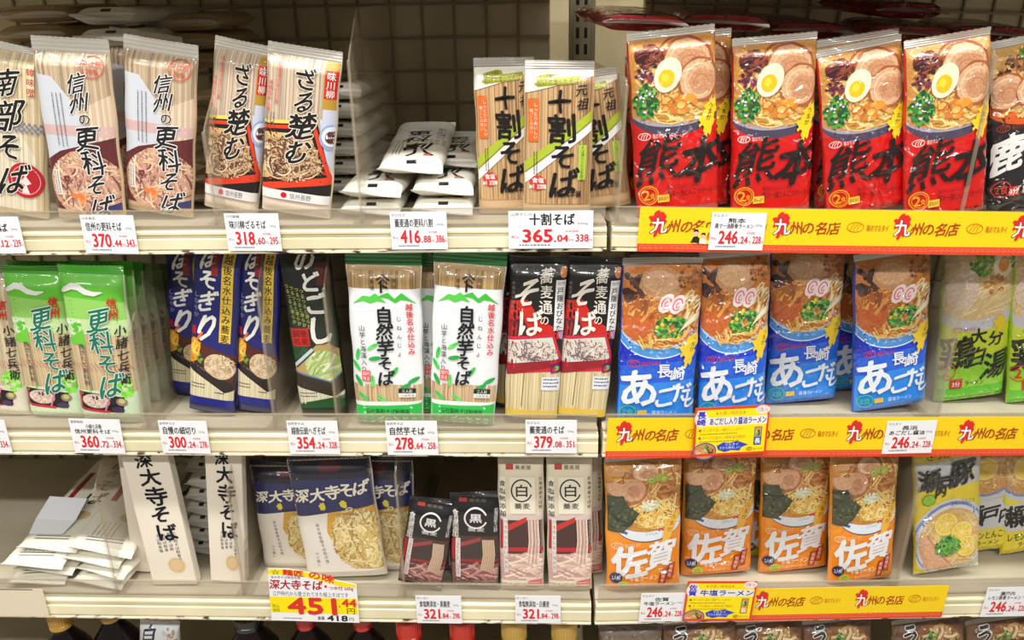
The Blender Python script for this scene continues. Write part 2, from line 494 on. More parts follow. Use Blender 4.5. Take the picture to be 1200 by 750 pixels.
gondola(BL, -1.40, -.004, 'left', 0)
gondola(BR, .004, 1.15, 'right', 0)
# slotted upright between the bays
t = thing('shelf_upright', 'cream slotted steel upright where the two bays meet', 'upright post', None, BL.mat(0, BACKB - .012, 0))
g = Geo(); g.box(-.016, .020, 0, .012, .0, 1.80, (222, 210, 180), M_POST, .002)
g.box(-.019, -.012, -.004, .01, .0, 1.80, (222, 210, 180), M_POST, .002); g.box(.016, .023, -.004, .01, .0, 1.80, (222, 210, 180), M_POST, .002)
obj('post', g.mesh('post'), t)
g = Geo(); z = .3
while z < 1.78:
    for x in (-.005, .008): g.box(x - .0026, x + .0026, -.0006, .001, z, z + .016, (25, 20, 16), M_DARK)
    z += .025
obj('slots', g.mesh('slots'), t)

def divider(bay, row, px, py, label, deep=.36, cut=.10):
    """Clear sheet standing across the shelf: low front edge, sloping up to full height."""
    a, c = bay.hit(px, py, .012); dk = DECK[row]
    top = RAIL[row - 1][2] - .012 if row > 1 else RAIL[1][2] + .29
    top = min(top, c + (.075 if row > 1 or bay is BL else .003))
    k = (top - c)
    me = Geo()
    dk += .0018
    poly = [(.012, dk), (deep, dk), (deep, top), (.012 + k * 1.25, top), (.018, c + .002), (.012, c - .006)]
    me.prism(poly, 'x', -.0011, .0011, (185, 172, 150), M_ACRYL)
    t = thing('shelf_divider', label, 'divider', 'clear dividers between packs', bay.mat(a, 0, 0))
    obj('sheet', me.mesh('sheet'), t)
    f = Geo(); f.prism([(.008, dk), (.008, c - .005), (.0125, c - .004), (.0125, dk)], 'x', -.0016, .0016, (200, 190, 175), M_ACRYL)
    obj('front_edge', f.mesh('front_edge'), t)
    f = Geo(); f.box(-.012, .012, .012, deep, dk, dk + .0015, (190, 180, 160), M_ACRYL); obj('foot', f.mesh('foot'), t)

# ---------------------------------------------------------------- packs
KINDS = {}
# full pack heights down to the deck; the drawn artwork ends a little higher, at the lip
FULL = dict(nanbu=198, shinshu=208, zaru=198, juwari=187, kumamoto=213, kagoshima=211, hosogiri=204, nodogoshi=203, sobatsu=196, agodashi=194, jindaiji_box=167, jindaiji=160, sarashina=187, komoro=187)
def smooth(x):
    x = min(1, max(0, x)); return x * x * (3 - 2 * x)
class Pack(Art):
    def __init__(self, key, W, H, T=12.0, mat=None, col=(230, 225, 215), seal=8, sealcol=None, sealmat=None, bot=0, flare=0.0, rt=16, rb=9,
                 box=False, seed=1, wmat=None, pw=3.4, round=0):
        H = FULL.get(key, H)
        T = T * .8; pw = max(pw, 5.5)
        self.key = key; self.T = T / 1000; self.ts = seal; self.bs = bot; self.flare = flare; self.rt = rt; self.rb = rb; self.box = box; self.pw = pw
        super().__init__(W, H, self.front, mat or M_SOBA, 4.5e-4, seed)
        self.col = col; self.wmat = wmat or self.mat; self.sealcol = sealcol or col; self.sealmat = sealmat or self.mat
        if box: self.clip = (0, W, 0, H)
        else: self.clip = (1.2, W - 1.2, seal, H - bot - .4)
    def th(self, u, v):
        if self.box: return self.T
        s = abs(2 * u / self.W - 1)
        a = max(0, 1 - s ** self.pw) ** .6
        b = smooth((v - self.ts) / self.rt + .02) ** .7 * (.45 + .55 * smooth((self.H - self.bs - v) / self.rb + .02))
        return self.T * a * b + .0005
    def curved(self, p):
        return not self.box and (p[1] < self.ts + self.rt + 3 or abs(2 * p[0] / self.W - 1) > .84)
    def xz(self, u, v):
        wid = 1 + self.flare * (.5 - v / self.H)
        k = 0 if self.box else .6 * math.sin(v * .09 + self.W) * abs(2 * u / self.W - 1) ** 3 * (1 if u > self.W / 2 else -1)
        return ((u - self.W / 2) * wid + k) * MM, (self.H - v) * MM
    def front(self, u, v, e=0):
        x, z = self.xz(u, v)
        return (x, -(self.th(u, v) + e), z)
    def build(self, name, cat, group, smoothw=True):
        root = thing(name, 'x', cat, group)
        W, H, ts, bs = self.W, self.H, self.ts, self.bs
        g = Geo()
        if self.box:
            T = self.T
            f = .5 * self.flare
            def ring(b, y):
                o = []
                for u, v in ((b, H - b), (W - b, H - b), (W - b, b), (b, b)):
                    x, z = self.xz(u, v); o.append((x, y, z))
                return o
            V = ring(1.0, -T) + ring(0, -T + .001) + ring(0, T - .001) + ring(1.0, T)
            F = [(0, 1, 2, 3), (15, 14, 13, 12)]
            for k in (0, 4, 8):
                for i in range(4):
                    j = (i + 1) % 4; F.append((k + i, k + 4 + i, k + 4 + j, k + j))
            g.add(V, F, self.col, self.wmat)
            obj('carton', g.mesh(self.key + ' carton'), root)
        else:
            nu = 20; us = [W * (.5 - .5 * math.cos(math.pi * i / nu)) for i in range(nu + 1)]
            nv = max(18, int((H - ts - bs) / 5)); vs = [ts + (H - ts - bs) * (.5 - .5 * math.cos(math.pi * (j / nv))) for j in range(nv + 1)]
            V = []; F = []; m = nu + 1
            for v in vs:
                for u in us: V.append(self.front(u, v))
            o = len(V)
            for v in vs:
                for u in us:
                    x, z = self.xz(u, v); V.append((x, self.th(u, v), z))
            for j in range(nv):
                for i in range(nu):
                    a = j * m + i; F.append((a, a + m, a + m + 1, a + 1)); a += o; F.append((a, a + 1, a + m + 1, a + m))
            for j in range(nv):
                for i, q in ((0, 0), (nu, 1)):
                    a = j * m + i; f = (a, a + o, a + o + m, a + m); F.append(f if q == 0 else f[::-1])
            for i in range(nu):
                F.append((i, i + 1, i + 1 + o, i + o)); a = nv * m + i; F.append((a, a + o, a + o + 1, a + 1))
            g.add(V, F, self.col, self.wmat)
            obj('wrapper', g.mesh(self.key + ' wrapper', smoothw), root)
            for nm, v0, v1, sg in (('top_seal', 0, ts, 1), ('bottom_seal', H - bs, H, -1)):
                if v1 - v0 < 1: continue
                g = Geo(); V = []; F = []; n = 26; rows = 7
                for side in (0, 1):
                    for j in range(rows + 1):
                        q = j / rows; v = v0 + (v1 - v0) * q
                        for i in range(n + 1):
                            u = W * i / n; x, z = self.xz(u, v)
                            far = (1 - q) if sg > 0 else q
                            z += (.7 * MM * (1 if i % 2 else 0)) * (sg if far == 1 else 0)
                            y = (.0006 if side else -.0006) + (.0003 if j % 2 else -.0003) - far * far * .004 * math.sin(3 * i / n + W) * sg
                            V.append((x, y, z))
                N_ = (rows + 1) * (n + 1)
                for j in range(rows):
                    for i in range(n):
                        a = j * (n + 1) + i; F.append((a, a + n + 1, a + n + 2, a + 1)); a += N_; F.append((a, a + 1, a + n + 2, a + n + 1))
                for i in range(n): F.append((i, i + 1, i + 1 + N_, i + N_))
                for j in range(rows):
                    a = j * (n + 1); F.append((a, a + N_, a + N_ + n + 1, a + n + 1)); a += n; F.append((a, a + n + 1, a + N_ + n + 1, a + N_))
                g.add(V, F, self.sealcol, self.sealmat)
                obj(nm, g.mesh(self.key + ' ' + nm), root)
        made = {}
        for p, gg in self.parts.items():
            par = root
            if '/' in p: par = made[p.split('/')[0]]
            made[p] = obj(p.split('/')[-1], gg.mesh(self.key + ' ' + p), par)
        KINDS[self.key] = [root, self, False]
        return root

def place(key, label, bay, row, xb, xt, yt, w, d, lean=0.0, flip=False, lift=0.0, quiet=False):
    root, k, used = KINDS[key]
    o = copy_tree(root) if used else root
    KINDS[key][2] = True
    dk = DECK[row] + .0015 + lift
    a0 = bay.on_floor(xb, d, dk)
    # top point on the leaning plane
    dv = FWD * FPX + RGT * (xt - 600) - UPV * (yt - 375)
    rel = CAM - bay.o
    da, db, dc = dv.dot(bay.ex), dv.dot(bay.ey), dv.dot(bay.ez)
    ra, rb, rc = rel.dot(bay.ex), rel.dot(bay.ey), rel.dot(bay.ez)
    tl = math.tan(lean)
    t = (d + (0 - dk) * tl + rc * tl - rb) / (db - dc * tl)
    a1, b1, c1 = ra + da * t, rb + db * t, rc + dc * t
    lim = (RAIL[row - 1][2] if row > 1 else RAIL[1][2] + .3) - .012
    if c1 > lim and not quiet: print('TOP OVER', key, label, round(c1 - lim, 4))
    B = Vector((a0, d, dk)); T = Vector((a1, b1, c1)); up = (T - B)
    h = up.length; up.normalize()
    roll = math.asin(max(-1, min(1, up.x)))
    ww = w / FPX * bay.dist((a0 + a1) / 2, d, (dk + c1) / 2)
    B.z += abs(math.sin(roll)) * ww * .5
    x = Vector((1, 0, 0)); x = (x - up * x.dot(up)).normalized(); y = up.cross(x)
    sx, sz = ww / (k.W * MM), h / (k.H * MM)
    if abs(sz / sx - 1) > .4 and not quiet: print('ASPECT', key, label, round(sx, 2), round(sz, 2))
    M = Matrix((x, y, up)).transposed().to_4x4(); M.translation = B
    o.matrix_world = Matrix.Translation(bay.o) @ bay.rot().to_4x4() @ M @ Matrix.Diagonal((sx, 1.0, sz, 1))
    o['label'] = label
    return o
def lay(key, label, bay, row, px, py, b, c, yaw, pitch=0.0, roll=0.0, sx=1.0, sz=1.0):
    """Lays a pack flat: its bottom end points out of the shelf; (a, b, c) is the middle of that end."""
    root, k, used = KINDS[key]
    o = copy_tree(root) if used else root
    KINDS[key][2] = True
    a = bay.on_floor(px, b, c) if py is None else px
    M = Matrix.Translation((a, b, c)) @ Matrix.Rotation(yaw, 4, 'Z') @ Matrix.Rotation(-math.pi / 2 + pitch, 4, 'X') @ Matrix.Rotation(roll, 4, 'Z') @ Matrix.Diagonal((sx, 1, sz, 1))
    o.matrix_world = Matrix.Translation(bay.o) @ bay.rot().to_4x4() @ M
    o['label'] = label
    return o
BLK = (22, 20, 22); WHT = (240, 238, 234); RED = (206, 24, 26)
KY = [(.42, .02), (.55, 0), (.62, .08), (.72, .05), (.85, .12), (.95, .22), (.9, .32), (.98, .4), (.9, .52), (.8, .62), (.78, .75), (.68, .9), (.62, .84), (.55, .8),
      (.52, .92), (.4, 1), (.32, .92), (.38, .82), (.3, .72), (.38, .6), (.28, .52), (.12, .6), (.08, .5), (.2, .45), (.1, .35), (0, .25), (.12, .2), (.25, .22), (.3, .1)]
def island(A, x, y, w, h, col):
    A.poly([(x + p[0] * w, y + p[1] * h) for p in KY], col)
def makers_mark(A, x, y, w, h, col, t='味のマルタイ'):
    q = h
    A.ring(x + q * .9, y + h / 2, q * .85, h * .5, .8, col)
    for k in (-.35, 0, .35): A.line([(x + q * .9 + k * q - q * .15, y + h * .85), (x + q * .9 + k * q - .1, y + h * .4), (x + q * .9 + k * q + q * .25, y + h * .15)], .7, col)
    A.text(t, x + q * 2.1, y + h * .2, x + w, y + h * .95, col, .03)
def noodle_bg(A, x0, y0, x1, y1, col, mat=M_DRY, lines=6, dark=None):
    A.rect(x0, y0, x1, y1, col, mat)
    for _ in range(lines):
        x = A.r.uniform(x0 + 2, x1 - 2); A.line([(x, y0), (x + A.r.uniform(-1.5, 1.5), (y0 + y1) / 2), (x + A.r.uniform(-1, 1), y1)], A.r.uniform(.5, 1.0), dark or [c * .72 for c in col])

# ---- 1 beige nanbu soba pack
A = Pack('nanbu', 80, 190, 12, M_SOBA, (214, 196, 162), 8, (225, 215, 195), M_MILK, seed=11)
noodle_bg(A, 0, 8, 80, 190, (216, 196, 158))
A.poly([(0, 60), (30, 60), (70, 125), (70, 190), (0, 190)], (226, 214, 188), M_DRY)  # whitish glare on the film, painted as a paler noodle patch
for j in range(4):
    for i in range(26):
        if (i + j) % 2 == 0: A.rect(i * 3.1, 84 + j * 3, i * 3.1 + 3.1, 87 + j * 3, (120, 126, 150))
A.rect(62, 18, 70, 52, (222, 205, 170)); A.vtext('韓味噌', 66, 26, 9, 11, (190, 50, 45), .02)
A.part = 'red_emblem'
A.ell(58, 152, 21, 21, (178, 26, 40), n=30); A.ring(58, 152, 17, 17, 1, (225, 150, 150))
A.poly([(53, 137), (63, 137), (59, 148), (65, 155), (59, 158), (63, 168), (53, 168), (57, 158), (51, 155), (57, 148)], (238, 214, 206))
A.part = 'lettering'
A.vtext('南部そば', 37, 42, 30, 1.04, BLK, .03, 2.2, (236, 230, 216), .03, .95, .9, sizes=[32, 38, 34, 38])
A.scrib(8, 100, 46, 4, (70, 66, 70), 1, True, 3)
A.build('soba_pack', 'noodle pack', 'beige buckwheat soba packs')

# ---- 2 shinshu sarashina soba
A = Pack('shinshu', 88, 195, 13, M_SOBA, (208, 182, 150), 16, (222, 208, 190), M_MILK, flare=.06, seed=12)
noodle_bg(A, 0, 16, 88, 140, (200, 176, 146), lines=14)
A.poly([(2, 40), (22, 42), (66, 100), (60, 140), (2, 150)], (200, 204, 212))  # diagonal gleam of the film painted in bluish white, not print
A.poly([(46, 80), (88, 60), (88, 118), (60, 118)], (226, 200, 172), M_DRY)
A.rect(0, 96, 88, 108, (206, 172, 168))
A.part = 'food_photo'; F_ = M_SOBAFOOD
A.poly([(0, 138), (20, 126), (88, 108), (88, 195), (0, 195)], (98, 40, 44), F_)
A.ell(48, 166, 46, 40, (206, 164, 132), 0, F_, 28)
A.strands(48, 164, 43, 38, 230, [(226, 190, 154), (190, 140, 118), (150, 100, 90), (236, 206, 172), (206, 156, 138), (126, 80, 74)], 1.9)
A.bits(36, 180, 9, 7, 12, [(232, 122, 60), (240, 150, 90)], (2, 4)); A.bits(24, 158, 3, 4, 5, [(120, 60, 50)], (2, 3))
A.poly([(52, 195), (88, 184), (88, 195)], (52, 58, 108))
A.part = 'red_stamp'
A.ring(70, 30, 13, 12, 1.2, (206, 84, 62)); A.text('そば粉', 60, 23, 80, 30, (206, 84, 62), .02); A.text('70%', 63, 32, 77, 38, (206, 84, 62), .02)
A.part = 'lettering'
A.vtext('信州の更科そば', 50, 48, 22, .95, (26, 28, 36), .03, 2.2, (234, 230, 226), .045, 1, .8, sizes=[23, 23, 15, 30, 30, 26, 30])
A.scrib(20, 60, 60, 3, (90, 90, 98), 1.1, True, 5)
A.rect(8, 148, 16, 178, (224, 214, 204)); A.scrib(9.5, 150, 26, 2, (70, 60, 60), 1, True, 3)
A.build('soba_pack', 'noodle pack', 'beige buckwheat soba packs')

# ---- 3 zaru soba with black tray
A = Pack('zaru', 82, 180, 13, M_SOBA, (222, 206, 188), 12, (226, 216, 204), M_MILK, bot=0, seed=13)
noodle_bg(A, 0, 10, 66, 96, (210, 188, 164), lines=10)
A.rect(66, 8, 82, 66, (186, 146, 52)); A.rect(67, 66, 81, 78, (200, 205, 222)); A.poly([(64, 78), (82, 78), (82, 140), (70, 120)], (196, 204, 226))
A.rect(67, 22, 81, 54, (208, 36, 30))
A.part = 'food_photo'
A.poly([(0, 90), (62, 84), (82, 150), (82, 180), (0, 180)], (30, 26, 26))
A.poly([(0, 88), (62, 80), (64, 84), (0, 92)], (232, 210, 90))
A.poly([(0, 94), (60, 86), (82, 148), (82, 154), (0, 172)], (222, 62, 32))
A.poly([(0, 98), (57, 91), (76, 146), (0, 164)], (26, 22, 20))
A.poly([(0, 102), (55, 97), (71, 142), (0, 158)], (214, 178, 120), M_SOBAFOOD)
A.strands(33, 130, 37, 27, 300, [(222, 190, 150), (196, 156, 116), (160, 116, 86), (232, 206, 170), (104, 72, 54), (84, 56, 44)], 1.5)
A.ell(78, 96, 11, 13, (226, 232, 244)); A.ell(79, 98, 8, 8, (96, 34, 30)); A.ring(78, 98, 12, 14, 2.4, (150, 170, 214))
A.rect(0, 169, 82, 180, (228, 226, 226)); A.ell(28, 174.5, 3.6, 3.6, RED); A.text('信州長野', 35, 171, 60, 178, (60, 60, 66), .01)
A.part = 'lettering'
A.vtext('ざる楚む', 46, 35, 22, .98, BLK, .04, -1.6, (234, 222, 206), .04, 1.05, .9, sizes=[26, 26, 32, 30])
A.vtext('北信濃の手打ち風', 17, 22, 6, 6.1, (214, 86, 70), .02, -.4); A.vtext('本格生めん風', 7, 44, 6, 6.1, (214, 86, 70), .02, -.4)
A.scrib(4, 78, 18, 3, (110, 100, 96), 1, True, 4)
A.vtext('味川柳', 74, 28, 10, 10, WHT, .02)
A.build('soba_pack', 'noodle pack', 'beige buckwheat soba packs')

# ---- 4 white flat pack lying down (its bottom end is the front)
A = Pack('white_flat', 74, 235, 13, M_SOBA, (232, 228, 214), 8, (236, 234, 226), M_MILK, bot=12, rt=14, rb=14, pw=5, seed=14)
A.rect(2, 8, 72, 150, (228, 220, 200), M_DRY)
A.rect(2, 22, 72, 122, (236, 233, 224))
A.part = 'lettering'
A.sign('八', 44, 190, 34, BLK, .04, brush=.8); A.sign('割', 40, 160, 34, BLK, .04, brush=.8); A.sign('科', 36, 122, 32, BLK, .03, brush=.8); A.sign('更', 36, 90, 32, BLK, .03, brush=.8)
A.vtext('蕎麦通の', 62, 70, 12, 14, (60, 58, 56), .01); A.scrib(12, 150, 46, 3, (90, 86, 80), 1.2, True, 4)
A.rect(50, 196, 58, 204, (206, 90, 70))
A.part = 'bar_mark'; A.rect(32, 216, 44, 222, BLK)
A.build('soba_pack', 'noodle pack', 'white soba packs lying in piles')

# ---- 5 juwari soba
A = Pack('juwari', 80, 168, 13, M_SOBA, (206, 172, 130), 10, (222, 214, 200), M_CLEAR, flare=0, seed=15)
noodle_bg(A, 0, 9, 80, 168, (206, 168, 120), lines=26, dark=(150, 112, 78))
A.poly([(1, 10), (80, 10), (80, 16), (1, 36)], (236, 233, 224))
A.poly([(0, 118), (80, 54), (80, 66), (0, 130)], (170, 190, 48)); A.poly([(0, 132), (80, 68), (80, 78), (0, 144)], (238, 238, 234))
A.part = 'olive_caption'
A.poly([(13, 17), (30, 13), (37, 14), (39, 18), (64, 16), (66, 20), (62, 24), (16, 29), (11, 26), (14, 23)], (158, 160, 40))
A.text('そば粉', 16, 15, 34, 21, (50, 46, 20), .01, -.12); A.text('だけで造ったそば', 15, 20, 62, 26, (50, 46, 20), .01, -.07)
A.part = 'orange_caption'
A.rect(5, 44, 17, 92, (232, 104, 32)); A.ring(11, 44, 6, 2, 1, (232, 104, 32)); A.vtext('しっとりおいしい', 13.6, 49, 5, 5.4, WHT, .02); A.vtext('喉ごしの良い', 8.5, 56, 4.6, 5, (250, 226, 190), .02)
A.part = 'green_caption'
A.rect(64, 96, 73, 138, (174, 200, 70)); A.vtext('そば湯のとれる本格派', 68.5, 99, 4.6, 4.3, (60, 84, 20), .01)
A.part = 'red_stamp'
A.ell(17, 142, 10, 9, (214, 50, 44)); A.rect(7, 144, 27, 149, (240, 228, 216)); A.text('食塩', 10, 135.5, 24, 142, WHT, .03); A.text('無添加', 10, 144.6, 24, 148.6, (190, 50, 44), .01)
A.part = 'lettering'
A.vtext('十割そば', 42, 46, 28, .96, (18, 16, 16), .045, 1.4, None, .03, 1, .6, sizes=[28, 36, 32, 36])
A.vtext('元祖', 66, 32, 14, 16, BLK, .02, 1.5, brush=.5); A.text('十割そば本舗', 30, 151, 68, 159, BLK, .02)
A.scrib(12, 104, 28, 2, (90, 70, 50), 1.2, True, 3)
A.build('soba_pack', 'noodle pack', 'ten-tenths soba packs with green and white stripes')

# ---- ramen food pictures
def pork(A, x, y, rx, ry, rot=0, mat=M_FOOD):
    A.ell(x, y, rx, ry, (172, 96, 54), rot, mat, 22, .03); A.ell(x - .5, y - .3, rx * .9, ry * .88, (224, 176, 134), rot, mat, 22, .03)
    A.ell(x + rx * .15, y + ry * .1, rx * .62, ry * .58, (206, 148, 108), rot, mat, 18, .06); A.ring(x, y, rx * .7, ry * .68, 1.4, (238, 206, 170), 30, 290, rot)
    A.ring(x + rx * .1, y + ry * .1, rx * .35, ry * .32, 1.2, (184, 122, 86), 120, 350, rot)
def egg(A, x, y, rx, ry, rot):
    A.ell(x, y, rx, ry, (240, 232, 202), rot, M_RAMEN, 26); A.ell(x - 1.5, y + 3.5, rx * .62, ry * .52, (246, 190, 20), rot, M_RAMEN, 20); A.ell(x - 3, y + 2, rx * .3, ry * .25, (252, 214, 60), rot, M_RAMEN, 14)
NDL = [(236, 200, 120), (222, 172, 84), (244, 220, 150), (206, 148, 66)]
NEGI = [(34, 132, 50), (70, 166, 62), (22, 98, 44), (120, 190, 80), (18, 80, 50)]

# ---- 6 red kumamoto ramen
def kumamoto():
    A = Pack('kumamoto', 100, 202, 14, M_RAMEN, (196, 20, 18), 9, (206, 202, 192), M_GLOSSY, seed=16, rt=14)
    A.rect(0, 9, 100, 213, (212, 12, 10))
    A.part = 'food_photo'
    A.rect(0, 9, 100, 92, (198, 138, 66), M_FOOD)
    P = [(0, 9), (100, 9), (100, 104)] + [(50 + 50 * math.cos(t), 92 + 26 * math.sin(t)) for t in [math.radians(x) for x in range(28, 160, 10)]] + [(0, 96)]
    A.poly(P, (72, 66, 88), M_RAMEN)
    P = [(0, 9), (100, 9), (100, 98)] + [(50 + 52 * math.cos(t), 86 + 22 * math.sin(t)) for t in [math.radians(x) for x in range(28, 160, 10)]] + [(0, 90)]
    A.poly(P, (168, 160, 176), M_RAMEN)
    P = [(0, 9), (100, 9), (100, 94)] + [(50 + 53 * math.cos(t), 84 + 19 * math.sin(t)) for t in [math.radians(x) for x in range(28, 160, 10)]] + [(0, 86)]
    A.poly(P, (206, 146, 70), M_FOOD)
    A.strands(52, 60, 50, 46, 120, [(224, 176, 96), (196, 126, 60), (236, 202, 128), (170, 96, 46)], 2.0)
    A.strands(52, 92, 40, 12, 50, NDL, 2.2, mode=.2)
    pork(A, 66, 36, 30, 27, .3); pork(A, 78, 58, 24, 26, .4); A.ring(60, 40, 34, 32, 2.2, (158, 64, 34), 190, 330)
    A.bits(22, 28, 15, 12, 46, [(84, 30, 34), (116, 44, 40), (60, 22, 30), (142, 72, 52)], (2, 5)); A.strands(22, 26, 16, 12, 22, [(130, 60, 44), (70, 24, 30), (160, 90, 60)], 1.6, mode=-.4)
    A.bits(15, 48, 9, 8, 14, [(96, 32, 70), (130, 50, 80), (70, 24, 50)], (2, 3.6))
    A.bits(16, 76, 13, 19, 90, NEGI, (1.6, 3.6)); A.bits(14, 74, 10, 14, 10, [(210, 222, 230)], (1, 2))
    egg(A, 42, 49, 15, 20, .45)
    A.bits(54, 82, 19, 10, 26, [(232, 152, 52), (240, 178, 84), (214, 124, 40), (246, 196, 110)], (3, 6)); A.ring(56, 84, 6, 5, 1.4, (206, 110, 34)); A.ring(46, 82, 5, 4, 1.2, (206, 110, 34))
    A.part = 'yellow_map'
    island(A, 74, 92, 22, 34, (246, 208, 28)); A.poly([(82, 88), (96, 80), (98, 94), (90, 104)], (246, 208, 28)); A.vtext('うまか', 91, 88, 7, 7, (90, 40, 20), .02, -1.6)
    A.part = 'lettering'
    makers_mark(A, 5, 112, 36, 8, (246, 228, 222))
    A.sign('熊', 29, 145, 56, (24, 12, 12), .02, None, .03, 1.0, .7); A.sign('本', 76, 148, 54, (24, 12, 12), .05, None, .03, 1.02, .8)
    A.text('焦がしにんにく入り', 36, 176, 72, 181, (70, 14, 14), .01); A.text('黒マー油とんこつラーメン', 36, 183, 96, 191, (50, 10, 12), .02)
    A.part = 'serving_mark'
    A.ring(14, 186, 11, 11, 1.4, (238, 160, 40)); A.ring(14, 186, 8.6, 8.6, .8, (238, 160, 40)); A.text('2', 7, 180, 15, 192, (238, 160, 40), .03); A.text('食', 15, 184, 21, 191, (238, 160, 40), .02)
    A.rect(24, 187, 38, 196, (238, 196, 60)); A.text('調味油付', 25, 189, 37, 194, (120, 30, 20), 0)
    A.build('ramen_pack', 'noodle pack', 'red ramen packs')
kumamoto()

# ---- 7 black kagoshima ramen
A = Pack('kagoshima', 100, 202, 14, M_RAMEN, (28, 26, 28), 9, (206, 202, 192), M_GLOSSY, seed=17, rt=14)
A.rect(0, 9, 100, 202, (34, 32, 34))
A.part = 'food_photo'
P = [(0, 9), (100, 9), (100, 84)] + [(50 + 54 * math.cos(t), 74 + 26 * math.sin(t)) for t in [math.radians(x) for x in range(24, 160, 10)]] + [(0, 84)]
A.poly(P, (226, 96, 30), M_RAMEN)
P = [(0, 9), (100, 9), (100, 72)] + [(50 + 54 * math.cos(t), 62 + 24 * math.sin(t)) for t in [math.radians(x) for x in range(24, 160, 10)]] + [(0, 72)]
A.poly(P, (212, 166, 96), M_FOOD)
A.strands(50, 44, 50, 34, 90, NDL + [(170, 110, 60)], 2); A.bits(26, 32, 20, 12, 60, [(96, 56, 34), (140, 88, 52), (66, 38, 24), (182, 130, 80)], (2, 4)); A.bits(46, 20, 16, 8, 40, [(110, 150, 50), (70, 120, 40), (160, 186, 90)], (2, 4))
pork(A, 16, 58, 22, 22); pork(A, 46, 62, 20, 20, .4); A.strands(50, 84, 44, 7, 30, [(246, 226, 150), (236, 206, 120)], 2, mode=0)
A.part = 'lettering'
makers_mark(A, 6, 96, 36, 8, (180, 60, 40)); A.sign('鹿', 18, 132, 46, WHT, .05, brush=.8); A.sign('児', 56, 128, 34, WHT, .03, brush=.6); A.sign('島', 84, 132, 34, WHT, .03, brush=.6)
A.text('焦がしねぎ入り', 36, 166, 80, 172, WHT, .02); A.text('黒豚とんこつラーメン', 36, 174, 96, 183, WHT, .03)
A.part = 'serving_mark'; A.ring(12, 174, 10, 10, 1.2, (206, 60, 50)); A.text('2食', 5, 168, 19, 180, (206, 60, 50), .02); A.rect(20, 172, 32, 184, (196, 40, 36)); A.text('3分', 21, 174, 31, 182, WHT, .02)
A.build('ramen_pack', 'noodle pack', 'black ramen packs')

# ---- 8/9 green sarashina and its clear neighbour
def komoro(key, green):
    A = Pack(key, 76, 182, 12, M_SOBA, (206, 216, 190) if green else (220, 212, 192), 10, (70, 170, 44) if green else (220, 216, 205), M_SOBA if green else M_CLEAR, seed=18)
    if green:
        A.rect(0, 8, 76, 66, (98, 192, 52)); A.poly([(0, 34), (76, 40), (76, 74), (0, 74)], (150, 208, 100)); A.rect(0, 60, 76, 80, (196, 222, 160))
        noodle_bg(A, 4, 78, 76, 150, (216, 190, 146), lines=10)
        A.bits(10, 70, 12, 9, 26, [(226, 238, 214), (90, 190, 50), (200, 230, 180)], (2, 4))
        A.poly([(2, 84), (22, 72), (22, 92), (4, 90)], (110, 200, 60))
    else:
        noodle_bg(A, 0, 10, 76, 150, (214, 196, 160), lines=10)
    for i in range(16): A.line([(i * 5, 112), (i * 5 + 6, 122)], .7, (196, 120, 120))
    A.rect(0, 146, 76, 182, (206, 226, 192) if green else (222, 214, 196)); A.bits(60, 140, 12, 14, 40, [(110, 214, 50), (150, 224, 90), (190, 230, 150)], (2, 4)); A.bits(14, 152, 12, 8, 20, [(130, 206, 90), (196, 230, 170)], (1, 3))
    if green: A.line([(0, 30), (8, 26), (16, 22), (24, 23), (32, 28), (42, 30), (52, 28)], 7, (232, 234, 228), taper=True)
    A.part = 'food_photo'
    A.poly([(4, 147), (60, 153), (56, 173), (2, 171)], (30, 24, 30)); A.poly([(8, 147), (4, 169), (1, 169), (5, 147)], (200, 40, 60)); A.poly([(4, 168), (40, 171), (40, 174), (2, 171)], (206, 40, 60))
    A.ell(24, 159, 17, 9, (214, 182, 170), .05, M_SOBAFOOD); A.strands(24, 159, 16, 8, 50, [(226, 200, 186), (190, 156, 146), (236, 216, 200)], 1.6); A.bits(24, 155, 4, 2, 8, [(40, 40, 40)], (1, 1.6))
    A.line([(34, 171), (44, 149)], 2, (206, 120, 150)); A.ell(56, 159, 7, 5, (150, 130, 110)); A.ell(56, 158, 4, 3, (200, 190, 120)); A.ell(50, 169, 8, 4, (70, 50, 90))
    A.part = 'lettering'
    A.vtext('信州', 62, 40, 13, 13, RED, .03, -.5, brush=.5)
    if green: A.vtext('更科そば', 42, 60, 28, .92, (12, 116, 92), .035, 1.6, (236, 238, 228), .03, 1, .8, sizes=[29, 29, 26, 32])
    A.vtext('小諸七兵衛', 66, 72, 14, 14.5, (30, 30, 34), .03, -.3, brush=.6)
    A.vtext('挽きたて更科粉', 17, 92, 7, 7.4, (40, 40, 70), .01)
    A.build('soba_pack', 'noodle pack', 'green sarashina soba packs' if green else 'clear soba packs')
komoro('sarashina', True); komoro('komoro', False)

# ---- 10 navy hosogiri
A = Pack('hosogiri', 58, 192, 12, M_SOBA, (22, 26, 92), 6, (22, 26, 80), None, seed=20)
A.rect(0, 6, 58, 130, (24, 30, 112)); A.rect(0, 6, 26, 60, (20, 24, 84))
A.part = 'yellow_caption'; A.rect(36, 2, 50, 112, (232, 196, 70)); A.vtext('越後名水仕込み蕎麦', 43, 14, 11, 11.6, BLK, .02)
A.part = 'food_photo'
A.poly([(0, 104), (20, 118), (58, 128), (58, 168), (0, 140)], (84, 34, 30)); A.poly([(0, 134), (54, 162), (58, 148), (58, 172), (46, 174), (0, 150)], (40, 30, 34)); A.line([(2, 140), (40, 158)], 1.6, (120, 90, 80))
A.ell(38, 142, 19, 15, (222, 196, 158), .3, M_SOBAFOOD); A.strands(38, 141, 18, 15, 80, [(232, 210, 176), (198, 168, 130), (242, 224, 196), (180, 146, 112)], 1.6)
